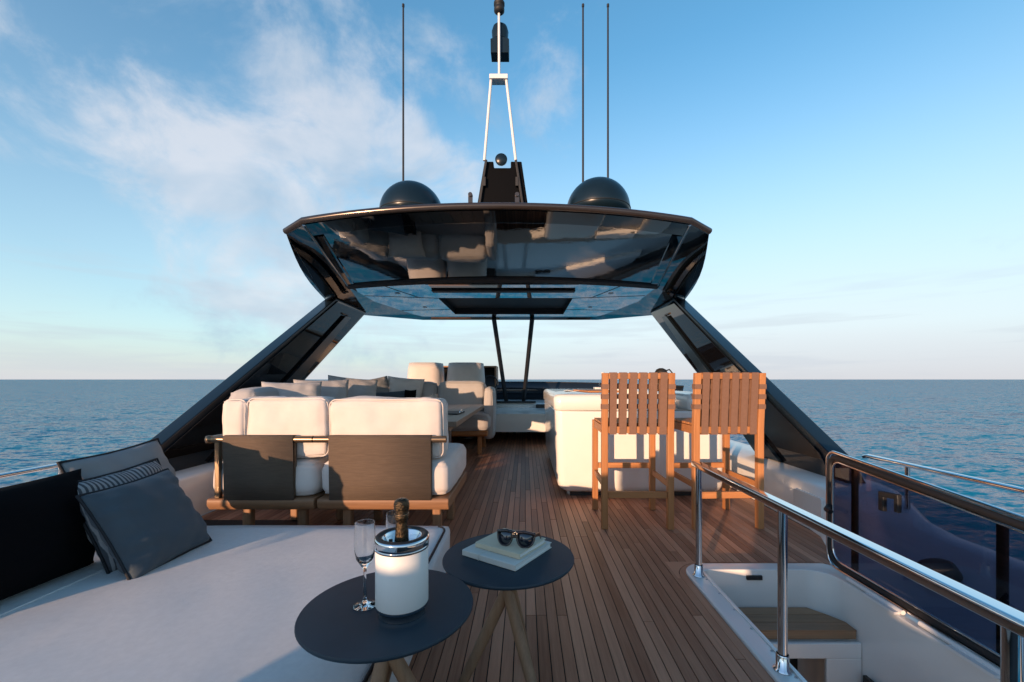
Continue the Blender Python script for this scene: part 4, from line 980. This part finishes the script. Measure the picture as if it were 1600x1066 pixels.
def lid():
    r = thing('hatch_lid', (1.67, 1.4, 0.02), 'open hatch lid of purple tinted glass in a chrome frame', 'hatch lid')
    x = 1.672; z0, z1, y1 = 0.035, 0.655, 2.355; y0 = 0.45
    path = [(y0, z0)]+[(a, b) for a, b in arc(y1-0.07, z0+0.07, 0.07, -90, 0, 6)]+[(a, b) for a, b in arc(y1-0.05, z1-0.05, 0.05, 0, 90, 6)]+[(y0, z1-0.15)]
    MB().tube([(x, a, b) for a, b in path], 0.009, 10).build('frame', 'chrome', r)
    ins = [(a-0.022 if a > y1-0.1 else a, b+0.026 if b < 0.25 else b-0.026) for a, b in path]
    MB().tube([(x, a, b) for a, b in ins], 0.015, 8).build('gasket', 'rubber', r)
    ins2 = [(a-0.046 if a > y1-0.1 else a, b+0.046 if b < 0.2 else b-0.046) for a, b in path]
    MB().tube([(x-0.006, a, b) for a, b in ins2], 0.006, 8).build('inner_trim', 'chrome', r)
    MB().prism([(a, b) for a, b in ins], 'X', x-0.004, x+0.004).build('pane', 'tinted_glass', r)
    for y, nm in ((2.20, 'stay'), (1.52, 'stay')):
        MB().tube([(x+0.03, y, 0.05), (x+0.03, y, z1-0.04-(2.3-y)*0.081)], 0.016, 10).build(nm, 'rubber', r)
    for y in (1.98,):
        h = MB(); h.bar((x-0.012, y, 0.44), (x-0.012, y, 0.53), 0.02, 0.03, (0, 1, 0)); h.bar((x-0.02, y, 0.52), (x-0.02, y-0.10, 0.53), 0.022, 0.024); h.bar((x-0.02, y-0.09, 0.53), (x-0.02, y-0.09, 0.46), 0.02, 0.022, (0, 1, 0))
        h.build('catch', 'rubber', r, bevel=0.004)
    MB().tube([(x-0.005, 2.335, 0.36), (x-0.045, 2.30, 0.35), (x-0.045, 2.27, 0.345)], 0.014, 10).build('latch_knob', 'rubber', r)
    for y in (2.02, 1.62): # hinges along the foot
        h = MB(); h.tube([(x-0.022, y-0.16, 0.032), (x-0.022, y+0.16, 0.032)], 0.011, 10); h.box(x-0.055, x-0.026, y-0.15, y+0.02, 0.019, 0.030); h.build('hinge', 'white_paint', r, bevel=0.0)
lid()
def speaker_pod():
    o = MB().lathe([(0.001, 0.055), (0.06, 0.055), (0.075, 0.05), (0.08, 0.03), (0.085, 0.0)], (0, 0, 0), 24).build('cup_holder', 'rubber'); o.location = (2.00, 2.06, 0.10); o.rotation_euler = (0, R(-22), 0)
    tag(o, 'round black cup holder on the bulwark behind the tinted glass', 'cup holder')
speaker_pod()

def side_rail(sd, label):
    x = C+sd*2.60; r = thing('side_rail', (x, 1.5, 0.2), label, 'guard rail', 'guard rails along the bulwarks')
    y1 = 2.95 if sd > 0 else 3.2
    MB().tube([(x, y1, 0.515), (x, y1-0.03, 0.525), (x, 1.5, 0.525), (x, -0.6, 0.525)], 0.020, 12, flat=0.75).build('top_bar', 'chrome', r)
    for y in (2.62, 1.7, 0.8, -0.3):
        MB().tube([(x, y, 0.18), (x, y, 0.515)], 0.014, 12).build('post', 'chrome', r)
side_rail(1, 'chrome guard rail along the starboard bulwark')
side_rail(-1, 'chrome guard rail along the port bulwark behind the pillows')
